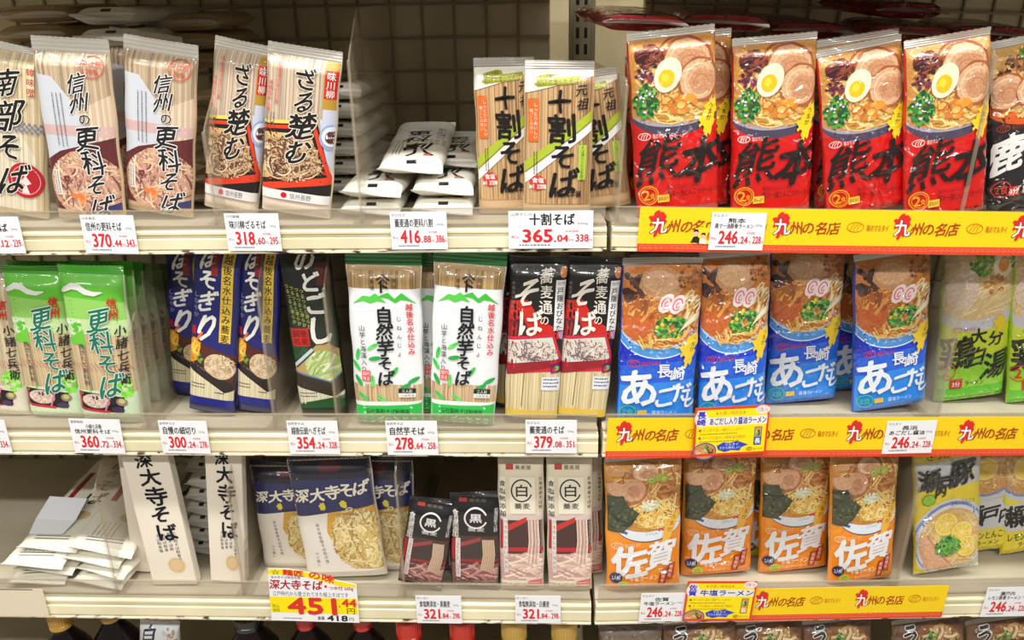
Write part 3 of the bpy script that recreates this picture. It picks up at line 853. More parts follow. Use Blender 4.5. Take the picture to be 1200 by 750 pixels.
A.ell(6, 126, 8, 16, (226, 160, 40), .15, M_SOBAFOOD, 18, .12); A.bits(6, 126, 6, 12, 22, [(244, 196, 60), (214, 130, 30), (250, 214, 110)], (2, 4)); A.line([(10, 112), (16, 102)], 3, (230, 110, 40)); A.bits(14, 134, 3, 6, 8, [(110, 160, 60)], (1.5, 2.5))
A.poly([(0, 148), (46, 174), (58, 170), (58, 184), (0, 184)], (232, 220, 182), M_DRY); A.rect(0, 183, 58, 192, (26, 34, 128)); A.scrib(4, 166, 18, 2, (70, 60, 50), 1.6, False, 4); A.scrib(34, 174, 12, 1, (70, 60, 50), 1.6)
A.part = 'lettering'
A.vtext('ほそぎり', 21, 16, 26, 1.02, WHT, .05, .6, None, .03, .95, .9, sizes=[22, 24, 26, 34]); A.vtext('しなやか', 8, 58, 7, 8, (160, 160, 180), 0)
A.rect(24, 2, 32, 34, (150, 30, 40)); A.rect(2, 96, 8, 106, (180, 30, 40)); A.vtext('細切', 28, 10, 7, 10, (60, 14, 20), .02)
A.build('soba_pack', 'noodle pack', 'navy thin-cut soba packs')

# ---- 11 dark green nodogoshi
A = Pack('nodogoshi', 62, 190, 12, M_SOBA, (26, 34, 24), 6, (24, 26, 22), None, seed=21)
A.rect(0, 6, 62, 60, (24, 28, 26)); A.rect(0, 52, 62, 130, (32, 46, 32)); A.poly([(0, 90), (26, 90), (20, 130), (0, 130)], (34, 80, 44)); A.rect(44, 14, 60, 40, (84, 30, 28))
A.part = 'food_photo'
A.poly([(2, 136), (42, 104), (62, 118), (62, 150), (2, 152)], (186, 160, 96)); A.ell(40, 138, 24, 20, (196, 214, 140), .2, M_SOBAFOOD); A.strands(40, 138, 24, 20, 80, [(214, 226, 168), (176, 200, 116), (232, 240, 200), (150, 180, 96)], 2.6, mode=-.6)
A.poly([(0, 144), (46, 158), (62, 146), (62, 166), (48, 176), (0, 162)], (52, 42, 32)); A.line([(0, 143), (46, 157), (62, 145)], 2, (96, 120, 170)); A.line([(2, 136), (28, 116)], 4, (200, 214, 220)); A.line([(4, 138), (30, 118)], 2, (70, 70, 74))
A.poly([(0, 162), (48, 176), (62, 168), (62, 180), (0, 186)], (232, 226, 200), M_DRY); A.poly([(0, 184), (62, 174), (62, 190), (0, 190)], (30, 84, 44)); A.scrib(4, 170, 22, 2, (90, 80, 60), 1.5, False, 4)
A.part = 'red_stamp'; A.rect(4, 90, 26, 112, (196, 36, 30)); A.text('越後', 6, 92, 24, 101, (90, 14, 14), .02); A.text('名産', 6, 102, 24, 110, (90, 14, 14), .02)
A.part = 'lettering'
A.vtext('のどごし', 34, 10, 28, .96, (236, 234, 226), .06, 3, (20, 20, 20), .03, 1, .9, sizes=[28, 26, 28, 38])
for k, x in enumerate((6, 12, 18, 24)): A.vtext('つるつると滑らか', x, 40 + k * 2, 5.5, 6, (212, 214, 110), .01, .6)
A.build('soba_pack', 'noodle pack', 'dark green soba packs')

# ---- 12 jinenjo soba
A = Pack('jinenjo', 82, 205, 13, M_SOBA, (236, 236, 230), 16, (16, 116, 48), None, seed=22, flare=.05)
noodle_bg(A, 0, 16, 82, 52, (196, 162, 112), lines=22, dark=(140, 108, 70)); A.rect(0, 16, 82, 21, (176, 146, 96))
A.rect(0, 40, 82, 158, (236, 238, 242)); noodle_bg(A, 0, 154, 82, 182, (222, 190, 150), lines=18, dark=(176, 140, 104))
A.poly([(6, 58), (18, 48), (26, 49), (32, 45), (40, 52), (44, 56), (34, 54), (26, 57), (18, 54)], (84, 206, 70)); A.poly([(34, 49), (46, 44), (53, 51), (61, 44), (78, 57), (68, 53), (60, 52), (54, 56), (46, 51)], (60, 190, 56))
for i, (x, y, rt_) in enumerate(((8, 118, .2), (26, 108, 1.0), (8, 150, -.5), (50, 138, .6), (24, 150, 0), (62, 156, 1.0), (12, 170, -.8), (34, 172, -.9), (72, 148, 1.1), (72, 180, -.4), (8, 186, 1.2), (28, 122, 1.4), (6, 132, -.6))):
    cx, sy_ = math.cos(rt_ - 1.57), math.sin(rt_ - 1.57)
    A.ell(x, y, 2.6, 7.5, ((70, 206, 90), (110, 220, 110), (40, 170, 74))[i % 3], rt_); A.line([(x - sy_ * 0, y), (x + cx * 6, y + sy_ * 6)], .8, (30, 150, 60))
A.poly([(0, 176), (82, 174), (82, 205), (0, 205)], (240, 244, 236)); A.poly([(0, 181), (40, 180), (82, 177), (82, 205), (0, 205)], (48, 196, 86))
A.part = 'crest'; A.line([(34, 30), (41, 25), (48, 30)], 2, BLK); A.line([(36, 34), (41, 29), (46, 34)], 1.4, BLK); A.text('ト', 38, 31, 46, 44, BLK, .05); A.vtext('商標', 29, 32, 5, 7, (60, 44, 30)); A.vtext('登録', 53, 30, 5, 7, (60, 44, 30))
A.part = 'lettering'
A.vtext('自然芋そば', 41, 70, 20, .96, (16, 18, 26), .05, -.3, None, .03, 1, .35, sizes=[20, 20, 21, 18, 20])
A.vtext('越後名水仕込み', 69, 60, 8.4, 8.8, (222, 46, 50), .03, .3); A.vtext('じねんじょ', 57, 74, 6.5, 10.5, BLK, .005, brush=.4); A.vtext('山芋と海藻入り', 15, 86, 7.6, 8.2, (20, 24, 30), .012)
A.rect(12, 160 - 23, 22, 150, (226, 60, 66)); A.text('国内', 13, 138, 21, 143, WHT, .01); A.text('製造', 13, 144, 21, 149, WHT, .01)
A.part = 'black_caption'; A.rect(54, 158, 74, 164, BLK); A.text('三人前', 58, 159, 70, 163.4, WHT, .01); A.rect(54, 164, 74, 169, WHT); A.text('つゆ付き', 56, 165, 72, 168.4, (30, 30, 30), .01)
A.part = 'lettering'; A.text('自社製粉そば粉使用', 15, 184, 66, 191, (16, 40, 24), .01)
A.build('soba_pack', 'noodle pack', 'white and green yam soba packs')

# ---- 13 black and red soba connoisseur pack
A = Pack('sobatsu', 70, 190, 12, M_SOBA, (30, 24, 26), 8, (28, 24, 26), None, seed=23)
A.rect(0, 8, 70, 104, (24, 22, 24)); A.poly([(2, 50), (24, 48), (40, 70), (70, 84), (70, 92), (2, 92)], (206, 34, 26)); A.poly([(2, 72), (20, 70), (32, 92), (2, 94)], (92, 22, 40)); A.rect(40, 20, 56, 68, (18, 17, 18)); A.poly([(40, 68), (56, 68), (56, 76), (40, 72)], (18, 17, 18))
A.vtext('本格派の味わい', 6, 30, 4.6, 5.4, (150, 120, 110)); A.line([(18, 58), (15, 92)], 1.6, (220, 190, 170)); A.ell(68, 84, 5, 9, (190, 150, 190)); A.ell(66, 16, 5, 6, (206, 130, 80))
noodle_bg(A, 0, 128, 70, 190, (232, 214, 168), lines=7, dark=(190, 164, 110)); A.rect(0, 180, 70, 190, (226, 190, 70)); A.line([(24, 132), (22, 176)], 1.2, (140, 110, 70)); A.line([(48, 134), (46, 178)], 1.0, (160, 130, 90))
A.part = 'food_photo'
A.poly([(0, 92), (58, 86), (70, 116), (70, 130), (2, 136)], (208, 34, 60)); A.poly([(0, 120), (68, 114), (68, 124), (2, 138)], (150, 20, 36)); A.poly([(2, 96), (56, 90), (66, 116), (2, 124)], (206, 220, 206))
A.ell(32, 107, 30, 13, (220, 204, 190), -.06, M_SOBAFOOD); A.strands(32, 107, 30, 13, 120, [(236, 224, 210), (206, 190, 176), (226, 206, 196), (120, 100, 104), (150, 120, 130)], 1.5); A.bits(34, 114, 26, 6, 40, [(90, 60, 90), (120, 90, 110)], (.6, 1.2))
A.part = 'price_label'; A.rect(46, 138, 68, 154, (226, 230, 240)); A.scrib(48, 140, 18, 3, (50, 56, 100), 1.6, False, 4.2)
A.part = 'plum_badge'; A.poly([(56, 122), (70, 120), (70, 132), (57, 133)], (96, 24, 80)); A.ell(64, 127, 3, 3, (120, 190, 70)); A.ell(61, 129, 3, 3, (190, 40, 90))
A.part = 'white_caption'; A.rect(57, 24, 69, 82, (234, 234, 236)); A.text('信州', 58.5, 25.5, 67.5, 29.5, BLK, .01); A.vtext('戸隠おびなた', 63, 36, 8.4, 8.6, BLK, .03)
A.part = 'lettering'
A.sign('そ', 24, 40, 34, (236, 228, 214), .04, brush=.9); A.sign('ば', 27, 74, 32, (238, 234, 226), .04, brush=.9); A.vtext('蕎麦通の', 46, 20, 14, 1.06, (232, 226, 214), .02, 0, None, .03, 1, .5, sizes=[17, 16, 17, 12])
A.build('soba_pack', 'noodle pack', 'black and red soba packs')

# ---- 14 blue ago dashi ramen
A = Pack('agodashi', 92, 188, 14, M_RAMEN, (24, 80, 190), 7, (206, 202, 192), M_GLOSSY, seed=24, rt=14)
A.rect(0, 7, 92, 142, (16, 60, 208)); A.poly([(0, 122), (92, 116), (92, 194), (0, 194)], (22, 98, 226)); A.poly([(0, 146), (92, 140), (92, 194), (0, 194)], (34, 138, 240)); A.poly([(0, 84), (92, 76), (92, 100), (0, 116)], (14, 44, 190))
A.part = 'food_photo'
arc = lambda cy, ry, y0, rx=56: [(0, 7), (92, 7), (92, y0)] + [(46 + rx * math.cos(t), cy + ry * math.sin(t)) for t in [math.radians(x) for x in range(32, 154, 9)]] + [(0, y0)]
A.poly(arc(62, 52, 86), (220, 232, 244)); A.poly(arc(60, 52.5, 84), (70, 150, 224)); A.poly(arc(52, 50.5, 74), (196, 220, 240)); A.poly(arc(50, 50.5, 72), (206, 122, 46), M_FOOD)
for k in range(9): A.sign('つみもよへじ'[k % 6], 8 + k * 9.4, 86 + 20 * math.sin(k * math.pi / 8), 6, (206, 226, 246), 0, brush=.8)
A.strands(48, 60, 46, 34, 70, [(196, 116, 52), (222, 150, 74), (160, 80, 34), (236, 186, 110)], 2.2); A.ell(20, 70, 18, 20, (206, 100, 40), .3, M_FOOD)
A.bits(14, 30, 14, 16, 20, [(70, 36, 34), (96, 54, 44), (50, 28, 30)], (3, 6)); A.ell(44, 26, 26, 18, (206, 150, 104), .1, M_FOOD, 22, .05); A.ell(42, 24, 20, 12, (220, 174, 130), .1, M_FOOD); A.bits(78, 22, 15, 14, 60, [(150, 96, 50), (176, 120, 66), (120, 72, 38)], (1.2, 2.4))
A.strands(22, 56, 15, 14, 40, [(214, 140, 60), (180, 100, 40), (234, 170, 90), (140, 74, 34)], 3.4, mode=-.9)
A.strands(78, 58, 13, 24, 40, [(232, 206, 150), (222, 180, 110), (240, 228, 196), (206, 160, 90)], 2, mode=-1.0)
for x, y in ((50, 48), (63, 50)):
    A.ell(x, y, 8, 12, (244, 226, 222), .5, M_RAMEN, 20, .06); A.ring(x, y, 4.6, 7, 1.5, (222, 90, 130), 40, 330, .5); A.ring(x + .5, y + 1, 1.8, 3, 1.2, (222, 90, 130), 0, 270, .5)
A.bits(56, 76, 19, 14, 110, NEGI + [(226, 214, 70)], (1.6, 3)); A.strands(50, 95, 34, 7, 40, [(232, 180, 90), (206, 140, 60), (240, 206, 130)], 1.8, mode=.05); A.strands(28, 90, 12, 12, 14, [(240, 206, 130), (226, 176, 90)], 1.6, mode=1.0)
for k in range(4): A.line([(66 + k * 2, 82 - k * 3), (78 + k * 2, 72 - k * 3), (90, 66 - k * 2)], 2.4, (236, 230, 206), taper=True)
A.part = 'yellow_map'; island(A, 68, 92, 20, 34, (242, 206, 36)); A.poly([(76, 90), (90, 84), (92, 96), (84, 104)], (242, 206, 36)); A.vtext('うまか', 86, 91, 6.5, 6, (90, 50, 20), .02, -1.5)
A.part = 'lettering'
makers_mark(A, 9, 114, 38, 8, (206, 40, 50))
A.sign('あ', 24, 149, 50, (236, 242, 250), .045, brush=.8); A.sign('ご', 56, 160, 29, (236, 242, 250), .045, brush=.6); A.sign('だ', 75, 155, 27, (236, 242, 250), .045, brush=.6); A.sign('し', 85, 164, 22, (236, 242, 250), .04, brush=.6)
A.sign('長', 52, 128, 18, (240, 244, 250), .03, brush=.7); A.sign('崎', 69, 132, 18, (240, 244, 250), .03, brush=.7); A.text('醤油ラーメン', 40, 177, 70, 182, (226, 236, 246), .02)
A.part = 'serving_mark'; A.ring(12, 178, 9, 8, 1.3, (70, 190, 130)); A.text('2食', 6, 174, 18, 182, (70, 190, 130), .02); A.rect(23, 176, 34, 182, (232, 190, 50))
A.build('ramen_pack', 'noodle pack', 'blue ramen packs')

# ---- 15 yellow green oita ramen
A = Pack('oita', 90, 190, 14, M_RAMEN, (160, 210, 40), 7, (206, 202, 192), M_GLOSSY, seed=25, rt=14)
A.rect(0, 7, 90, 160, (206, 224, 40)); A.poly([(0, 140), (90, 130), (90, 190), (0, 190)], (150, 214, 50)); A.rect(0, 172, 90, 190, (90, 190, 40))
A.part = 'food_photo'
arc = lambda cy, ry, y0, rx=54: [(0, 7), (90, 7), (90, y0)] + [(45 + rx * math.cos(t), cy + ry * math.sin(t)) for t in [math.radians(x) for x in range(32, 154, 9)]] + [(0, y0)]
A.poly(arc(70, 32, 80), (206, 206, 216)); A.poly(arc(60, 28, 72), (226, 196, 146), M_FOOD); A.strands(46, 62, 42, 24, 60, [(240, 220, 170), (226, 200, 140), (214, 180, 120)], 2, mode=-.5)
A.bits(44, 22, 16, 12, 60, [(110, 160, 50), (70, 130, 40), (150, 190, 70)], (2, 4)); A.ell(70, 24, 13, 16, (240, 232, 206), .1, M_RAMEN); A.ell(70, 24, 7, 9, (236, 150, 40), .1); A.bits(62, 46, 14, 10, 26, [(214, 140, 50), (190, 110, 40), (232, 176, 90)], (2, 4)); A.ell(22, 48, 20, 24, (232, 206, 186), .2, M_FOOD); A.bits(84, 20, 8, 10, 24, [(110, 170, 50), (80, 140, 50)], (2, 3))
A.part = 'lettering'
A.sign('鶏', 20, 126, 44, (22, 22, 18), .045, brush=.7); A.sign('大', 46, 108, 22, (22, 22, 18), .04, brush=.6); A.sign('分', 68, 112, 20, (22, 22, 18), .04, brush=.6); A.sign('白', 46, 134, 26, (22, 22, 18), .04, brush=.6); A.sign('湯', 70, 146, 36, (22, 22, 18), .04, brush=.7); makers_mark(A, 12, 94, 32, 7, (214, 90, 30)); A.text('ラーメン', 34, 164, 58, 170, (50, 70, 20), .02)
A.part = 'serving_mark'; A.ring(10, 150, 10, 10, 1.2, (214, 60, 40)); A.text('2', 5, 144, 13, 156, (214, 60, 40), .03); A.rect(14, 160, 30, 172, (196, 40, 40)); A.text('3分', 17, 163, 27, 170, WHT, .02)
A.part = 'yellow_map'; island(A, 62, 84, 18, 26, (236, 206, 40))
A.build('ramen_pack', 'noodle pack', 'yellow green ramen packs')

# ---- 16 tall white carton
A = Pack('jindaiji_box', 48, 158, 11, M_PAPER, (236, 226, 210), box=True, seed=26)
A.part = 'lettering'
A.vtext('深大寺そば', 23, 6, 20, .98, (18, 20, 30), .045, 1.4, None, .03, 1, .5, sizes=[19, 23, 25, 23, 24])
for k in range(4): A.vtext('小麦粉そば粉食塩'[k:k + 5 + (k == 0) * 3], 36 - k * 6, 98 + k, 4.5, 4.9, (60, 62, 76), .005)
A.part = 'gold_seal'; A.ell(31, 140, 9, 10, (226, 196, 150)); A.ring(31, 140, 7, 8, .6, (206, 170, 120))
A.build('soba_carton', 'noodle box', 'tall white soba cartons')

# ---- 17 navy and white soba with noodle picture
A = Pack('jindaiji', 94, 150, 13, M_SOBA, (232, 224, 212), 6, (28, 28, 48), None, seed=27)
A.rect(0, 6, 94, 150, (234, 226, 214)); A.rect(0, 6, 94, 30, (28, 26, 44)); A.poly([(0, 28), (94, 28), (94, 66), (46, 70), (0, 76)], (38, 42, 96)); A.ell(48, 14, 14, 6, (84, 30, 36))
A.part = 'food_photo'
A.poly([(38, 71), (94, 64), (94, 148), (66, 146), (44, 124), (34, 96)], (218, 164, 60), M_SOBAFOOD); A.strands(70, 106, 32, 40, 300, [(232, 214, 150), (220, 190, 120), (240, 228, 184), (196, 160, 90), (170, 130, 66)], 1.9); A.strands(84, 108, 14, 38, 90, [(238, 218, 150), (226, 196, 120), (246, 234, 186), (206, 172, 96)], 2.4)
A.part = 'lettering'
for k, (c, x, y, z) in enumerate((('深', 12, 48, 18), ('大', 30, 47, 19), ('寺', 47, 44, 19), ('そ', 64, 42, 19), ('ば', 80, 40, 19))): A.sign(c, x, y, z, (240, 232, 214), .05, brush=.6)
A.ell(34, 62, 4, 5, (222, 206, 60), jag=.2); A.ell(58, 60, 4, 5, (222, 206, 60), jag=.2); A.vtext('深大寺名物そば処の味', 24, 86, 4.4, 5.4, (70, 66, 90), .005, .5); A.vtext('のど越し', 18, 124, 4, 5, (90, 86, 100))
A.build('soba_pack', 'noodle pack', 'navy topped soba packs with a noodle picture')

# ---- 18/19 salt free soba, black and white
def shokuen(key, dark):
    W, H = (52, 112) if dark else (54, 165)
    A = Pack(key, W, H, 11, M_SOBA, (30, 28, 32) if dark else (228, 218, 200), 5, (40, 38, 42) if dark else (214, 204, 180), None if dark else M_MILK, bot=6 if dark else 0, seed=28, pw=5)
    k = H / 165
    A.rect(0, 5, W, 70 * k, (14, 13, 16) if dark else (226, 214, 188)); A.rect(0, 68 * k, W, H, (214, 196, 188) if not dark else (74, 44, 42))
    A.part = 'food_photo'
    A.rect(10 if dark else 8, 74 * k, W, 118 * k, (70, 40, 40) if not dark else (60, 44, 44)); A.poly([(W * .2, 80 * k), (W * .62, 70 * k), (W * .62, 76 * k), (W * .2, 88 * k)], (196, 44, 40) if not dark else (150, 60, 56)); A.rect(W * .18, 108 * k, W, 113 * k, (190, 30, 40) if not dark else (150, 30, 40))
    cl = [(236, 206, 190), (214, 176, 164), (246, 226, 212), (200, 156, 146)] if not dark else [(176, 120, 112), (140, 90, 88), (206, 160, 150), (96, 56, 60)]
    A.rect(0, 116 * k, W, 158 * k, cl[1], M_SOBAFOOD); A.strands(W * .55, 136 * k, W * .5, 22 * k, 70, cl, 2.2, mode=.1)
    for j in range(7): A.line([(W * (.66 + j * .035), 74 * k), (W * (.68 + j * .035), 100 * k), (W * (.62 + j * .04), 128 * k)], 1.5, cl[j % 4] if not dark else (206, 176, 150))
    A.rect(0, 156 * k, W, 158 * k, (186, 40, 40) if not dark else (226, 176, 70))
    A.part = 'lettering'
    A.rect(2, 22 * k, 9, 66 * k, (238, 232, 216) if not dark else (40, 38, 42)); A.vtext('食塩無添加', 5.6, 30 * k, 7.5, 8.6 * k * 1.05, BLK if not dark else (226, 220, 214), .03)
    A.rect(6, 72 * k, 11, 140 * k, (228, 214, 210)); A.vtext('つるりとした口当たり', 8.5, 76 * k, 4.6, 6.4 * k, (40, 36, 60), .01)
    A.rect(2, 74 * k, 5, 110 * k, (176, 30, 44))
    A.rect(2, 150 * k, 34, H - (10 if dark else 6), (232, 226, 200)); A.text('国産小麦と有機そば粉', 3, 153 * k, 33, H - (14 if dark else 9), (60, 44, 40), .01)
    A.rect(36, 150 * k, W - 2, H - (10 if dark else 6), (214, 96, 90)); A.scrib(37, 152 * k, W - 40, 2, (244, 226, 220), 1, False, 3)
    A.text('蕎麦屋', W * .38, 10 * k, W * .72, 14 * k, (90, 70, 50) if not dark else (120, 110, 100), .01); A.rect(W * .18, 9 * k, W * .34, 14 * k, (180, 50, 40))
    A.part = 'round_title'
    tx = (36, 32, 32) if not dark else (226, 222, 222)
    if not dark: A.rect(14, 22, 44, 66, (236, 228, 208))
    A.ring(W * .52, 38 * k, W * .22, 13 * k * (1.25 if dark else 1), 1.8, tx, 20, 340); A.text('黒' if dark else '白', W * .40, 31 * k, W * .64, 45 * k, tx, .03); A.text('蕎麦', W * .36, 53 * k, W * .70, 60 * k, tx, .02)
    A.vtext('北海道産そば粉', W * .92, 24 * k, 4.4, 5.6 * k, tx, .01)
    A.build('soba_pack', 'noodle pack', 'small black soba packs' if dark else 'slim white soba packs')
shokuen('kuro', True); shokuen('shiro', False)

# ---- 20 orange saga ramen
A = Pack('saga', 88, 160, 14, M_RAMEN, (240, 150, 20), 5, (206, 200, 190), M_GLOSSY, bot=0, seed=29, rt=12)
A.rect(0, 5, 88, 162, (246, 142, 4))
A.part = 'food_photo'
arc = lambda cy, ry, y0, rx=46: [(0, 5), (88, 5), (88, y0)] + [(48 + rx * math.cos(t), cy + ry * math.sin(t)) for t in [math.radians(x) for x in range(24, 166, 9)]] + [(0, y0)]
A.poly(arc(58, 41, 66), (60, 60, 80)); A.poly(arc(58, 39.5, 64), (228, 236, 246)); A.poly(arc(54, 32, 58, 45), (206, 140, 54), M_FOOD)
A.line([(14, 82), (20, 84), (24, 86)], 3, (60, 80, 170)); A.line([(74, 76), (84, 66)], 4, (80, 110, 190)); A.text('こいしい', 46, 86, 60, 90, (60, 130, 80), 0); A.bits(63, 85, 3, 3, 5, [(220, 50, 40)], (1.4, 2.4)); A.rect(0, 60, 14, 98, (244, 150, 14))
A.strands(48, 36, 44, 30, 110, [(196, 130, 60), (222, 170, 90), (160, 96, 44), (236, 200, 130)], 2); A.strands(56, 66, 32, 16, 80, [(240, 206, 110), (226, 180, 80), (246, 226, 150)], 1.8)
pork(A, 46, 16, 16, 10); A.ell(31, 36, 16, 15, (176, 108, 72), .3, M_FOOD); A.ell(31, 34, 14.5, 13, (216, 160, 120), .3, M_FOOD, 22, .04); A.ell(32, 36, 8, 7, (200, 140, 104), .3, M_FOOD); A.ell(12, 32, 12, 8, (222, 170, 130), .2, M_FOOD)
A.strands(68, 36, 16, 10, 24, [(176, 106, 46), (150, 84, 34), (206, 140, 70)], 3, mode=.1)
for x, y in ((52, 24), (60, 21), (66, 23)): A.ring(x, y, 4, 3.4, 2.2, (150, 176, 60)); A.ring(x, y, 2, 1.6, .8, (206, 220, 130))
A.poly([(1, 40), (20, 40), (24, 52), (38, 62), (30, 74), (18, 84), (2, 82)], (52, 62, 40), M_FOOD); A.bits(16, 62, 15, 18, 50, [(70, 84, 50), (40, 50, 34), (90, 100, 60)], (1, 2.2)); A.bits(50, 54, 10, 7, 24, [(240, 236, 220), (226, 226, 200), (206, 214, 170)], (1.6, 3.2))
A.part = 'yellow_map'; A.poly([(68, 78), (76, 70), (82, 62), (86, 64), (78, 84), (72, 100), (64, 100), (66, 88)], (240, 180, 50)); A.vtext('うまか', 78, 70, 6.5, 7, (60, 30, 20), .02, -2.4)
A.part = 'lettering'
makers_mark(A, 5, 96, 34, 7.5, (250, 222, 170)); A.sign('佐', 25, 121, 44, (238, 240, 244), .06, brush=.5); A.sign('賀', 64, 114, 36, (238, 240, 244), .05, brush=.5); A.text('牛塩ラーメン', 26, 139, 60, 146, (250, 240, 220), .02); A.text('あっさりスープ', 32, 148, 52, 152, (250, 226, 180), .01)
A.part = 'serving_mark'; A.ell(10, 140, 7.5, 6.8, (30, 34, 96)); A.text('2人前', 5, 137, 15, 143, WHT, .02); A.ell(18, 150, 7, 5.6, (180, 200, 50)); A.text('2分', 14, 147, 22, 150, (120, 40, 30), .02); A.text('調理', 14, 151, 22, 153.6, (190, 60, 40), .02)
A.part = 'red_caption'
for dx_, dy_ in ((0, 0), (9, -6)): A.poly([(60 + dx_, 152 + dy_), (64 + dx_, 133 + dy_), (72 + dx_, 132 + dy_), (68 + dx_, 153 + dy_)], (110, 40, 30)); A.poly([(61.4 + dx_, 151 + dy_), (65 + dx_, 134 + dy_), (70.8 + dx_, 133 + dy_), (67 + dx_, 152 + dy_)], (206, 76, 56)); A.vtext('佐賀牛', 67 + dx_, 137 + dy_, 4.6, 5.4, (250, 226, 216), .02, -1.0)
A.build('ramen_pack', 'noodle pack', 'orange ramen packs')

# ---- 21 lemon ramen
A = Pack('lemon', 76, 150, 13, M_RAMEN, (232, 206, 40), 5, (206, 204, 200), M_GLOSSY, bot=4, seed=30, rt=12)
A.rect(0, 5, 76, 150, (238, 214, 50)); A.rect(0, 14, 76, 46, (196, 198, 204)); A.rect(0, 5, 76, 14, (244, 220, 60)); A.text('さっぱり!', 14, 6, 52, 13, (70, 60, 20), .02)
A.part = 'food_photo'
A.ell(40, 108, 44, 48, (214, 220, 236), n=32); A.ell(40, 108, 42, 45.5, (120, 140, 206), n=32); A.ell(40, 109, 40, 43, (226, 228, 236), n=32); A.ell(40, 110, 37, 40, (228, 188, 116), 0, M_FOOD, 32); A.strands(40, 110, 35, 38, 90, [(236, 200, 130), (222, 176, 100), (242, 214, 150)], 1.8)
A.poly([(4, 100), (12, 96), (24, 118), (40, 138), (30, 142), (8, 136)], (232, 176, 140), M_FOOD); A.line([(12, 97), (26, 122), (40, 138)], 1.6, (206, 130, 90))
for x, y, r in ((34, 88, 14), (52, 100, 13), (58, 118, 13)):
    A.ell(x, y, r, r, (236, 190, 50), n=24); A.ell(x, y, r * .9, r * .9, (248, 236, 180), n=24); A.ell(x, y, r * .82, r * .82, (246, 208, 70), 0, M_FOOD, 24)
    for q in range(8): A.line([(x, y), (x + r * .8 * math.cos(q * .785), y + r * .8 * math.sin(q * .785))], .7, (250, 236, 170))
A.bits(36, 114, 15, 12, 120, NEGI, (1.2, 2.6)); A.strands(36, 114, 15, 12, 40, [(110, 190, 60), (60, 150, 50)], 1.2)
A.ell(14, 56, 7, 6, (150, 206, 60)); A.ring(14, 56, 7, 6, .8, (70, 140, 40)); A.ell(69, 9, 5, 5, (60, 160, 80))
A.part = 'lettering'
for c, x, y, z in (('瀬', 14, 34, 26), ('戸', 34, 40, 20), ('内', 27, 48, 14), ('豚', 52, 31, 30)): A.sign(c, x, y, z, (18, 16, 16), .06, brush=.4)
A.text('レモンとんこつ', 40, 62, 66, 67, (60, 50, 20), .02)
A.build('ramen_pack', 'noodle pack', 'lemon ramen packs')
# the same lemon ramen with its other print
A = Pack('lemon_back', 70, 150, 13, M_RAMEN, (232, 206, 40), 5, (206, 204, 200), M_GLOSSY, bot=4, seed=31, rt=12)
A.rect(0, 5, 70, 150, (240, 220, 40)); A.part = 'food_photo'
A.ell(30, 22, 50, 50, (206, 210, 220), n=30); A.ell(30, 20, 46, 46, (120, 140, 206), n=30); A.ell(30, 20, 43, 43, (216, 160, 90), 0, M_FOOD, 30); A.strands(30, 22, 36, 34, 70, [(226, 180, 110), (200, 140, 70), (236, 200, 130)], 2); A.ell(26, 28, 15, 15, (248, 226, 140)); A.ell(26, 28, 13, 13, (246, 208, 80))
A.part = 'lettering'; A.poly([(0, 76), (70, 68), (70, 112), (0, 112)], (214, 216, 222))
for c, x, y, z in (('瀬', 12, 92, 32), ('戸', 36, 92, 26), ('内', 58, 94, 22)): A.sign(c, x, y, z, (18, 16, 16), .06, brush=.4)
A.text('レモンとんこつ', 6, 116, 64, 126, (30, 26, 20), .02); A.text('ラーメン', 20, 129, 50, 135, (50, 44, 20), .02); A.ell(58, 74, 7, 8, (160, 206, 60)); A.ell(22, 108, 0.1, .1, (60, 160, 80))
A.build('ramen_pack', 'noodle pack', 'lemon ramen packs')
# ---- 22 white papery pack lying in the lower pile
A = Pack('paper_flat', 80, 250, 9, M_SOBA, (232, 228, 212), 8, (234, 230, 216), None, bot=10, rt=14, rb=14, pw=5, seed=32)
A.rect(2, 8, 78, 240, (234, 230, 214)); A.rect(10, 60, 19, 140, (150, 26, 28)); A.ell(52, 176, 14, 11, (206, 180, 126))
A.part = 'lettering'
A.vtext('そば', 50, 96, 32, 36, (20, 20, 22), .04, brush=.7); A.vtext('田舎', 46, 40, 20, 24, (60, 56, 54), .02, brush=.6); A.scrib(20, 190, 34, 5, (80, 74, 66), 1.2, True, 6); A.scrib(16, 226, 48, 2, (60, 56, 50), 2, False, 5)
A.build('soba_pack', 'noodle pack', 'white papery soba packs in the lower pile')
# ---- 23 brown horizontal pack in the dark stacks
A = Pack('brown_flat', 78, 235, 13, M_SOBA, (196, 170, 130), 8, (206, 190, 160), M_MILK, bot=10, rt=14, rb=14, pw=5, seed=33)
A.rect(2, 8, 76, 225, (200, 172, 128), M_DRY); A.part = 'lettering'; A.vtext('そば', 40, 80, 30, 34, (60, 40, 30), .03, brush=.6); A.scrib(14, 170, 40, 3, (110, 60, 46), 1.4, True, 5)
A.build('soba_pack', 'noodle pack', 'soba packs stacked flat at the back')
# ---- 24 dark ramen pack lying at the back
A = Pack('dark_flat', 98, 215, 12, M_RAMEN, (150, 20, 16), 8, (224, 222, 216), M_GLOSSY, bot=20, rb=5, seed=34)
A.rect(0, 8, 98, 195, (176, 22, 18)); A.rect(0, 8, 98, 100, (120, 70, 40)); A.rect(0, 188, 98, 195, (30, 24, 26)); A.part = 'lettering'; A.sign('熊', 30, 150, 44, (20, 14, 14), .05); A.sign('本', 72, 150, 44, (20, 14, 14), .05)
A.build('ramen_pack', 'noodle pack', 'ramen packs lying flat at the back')
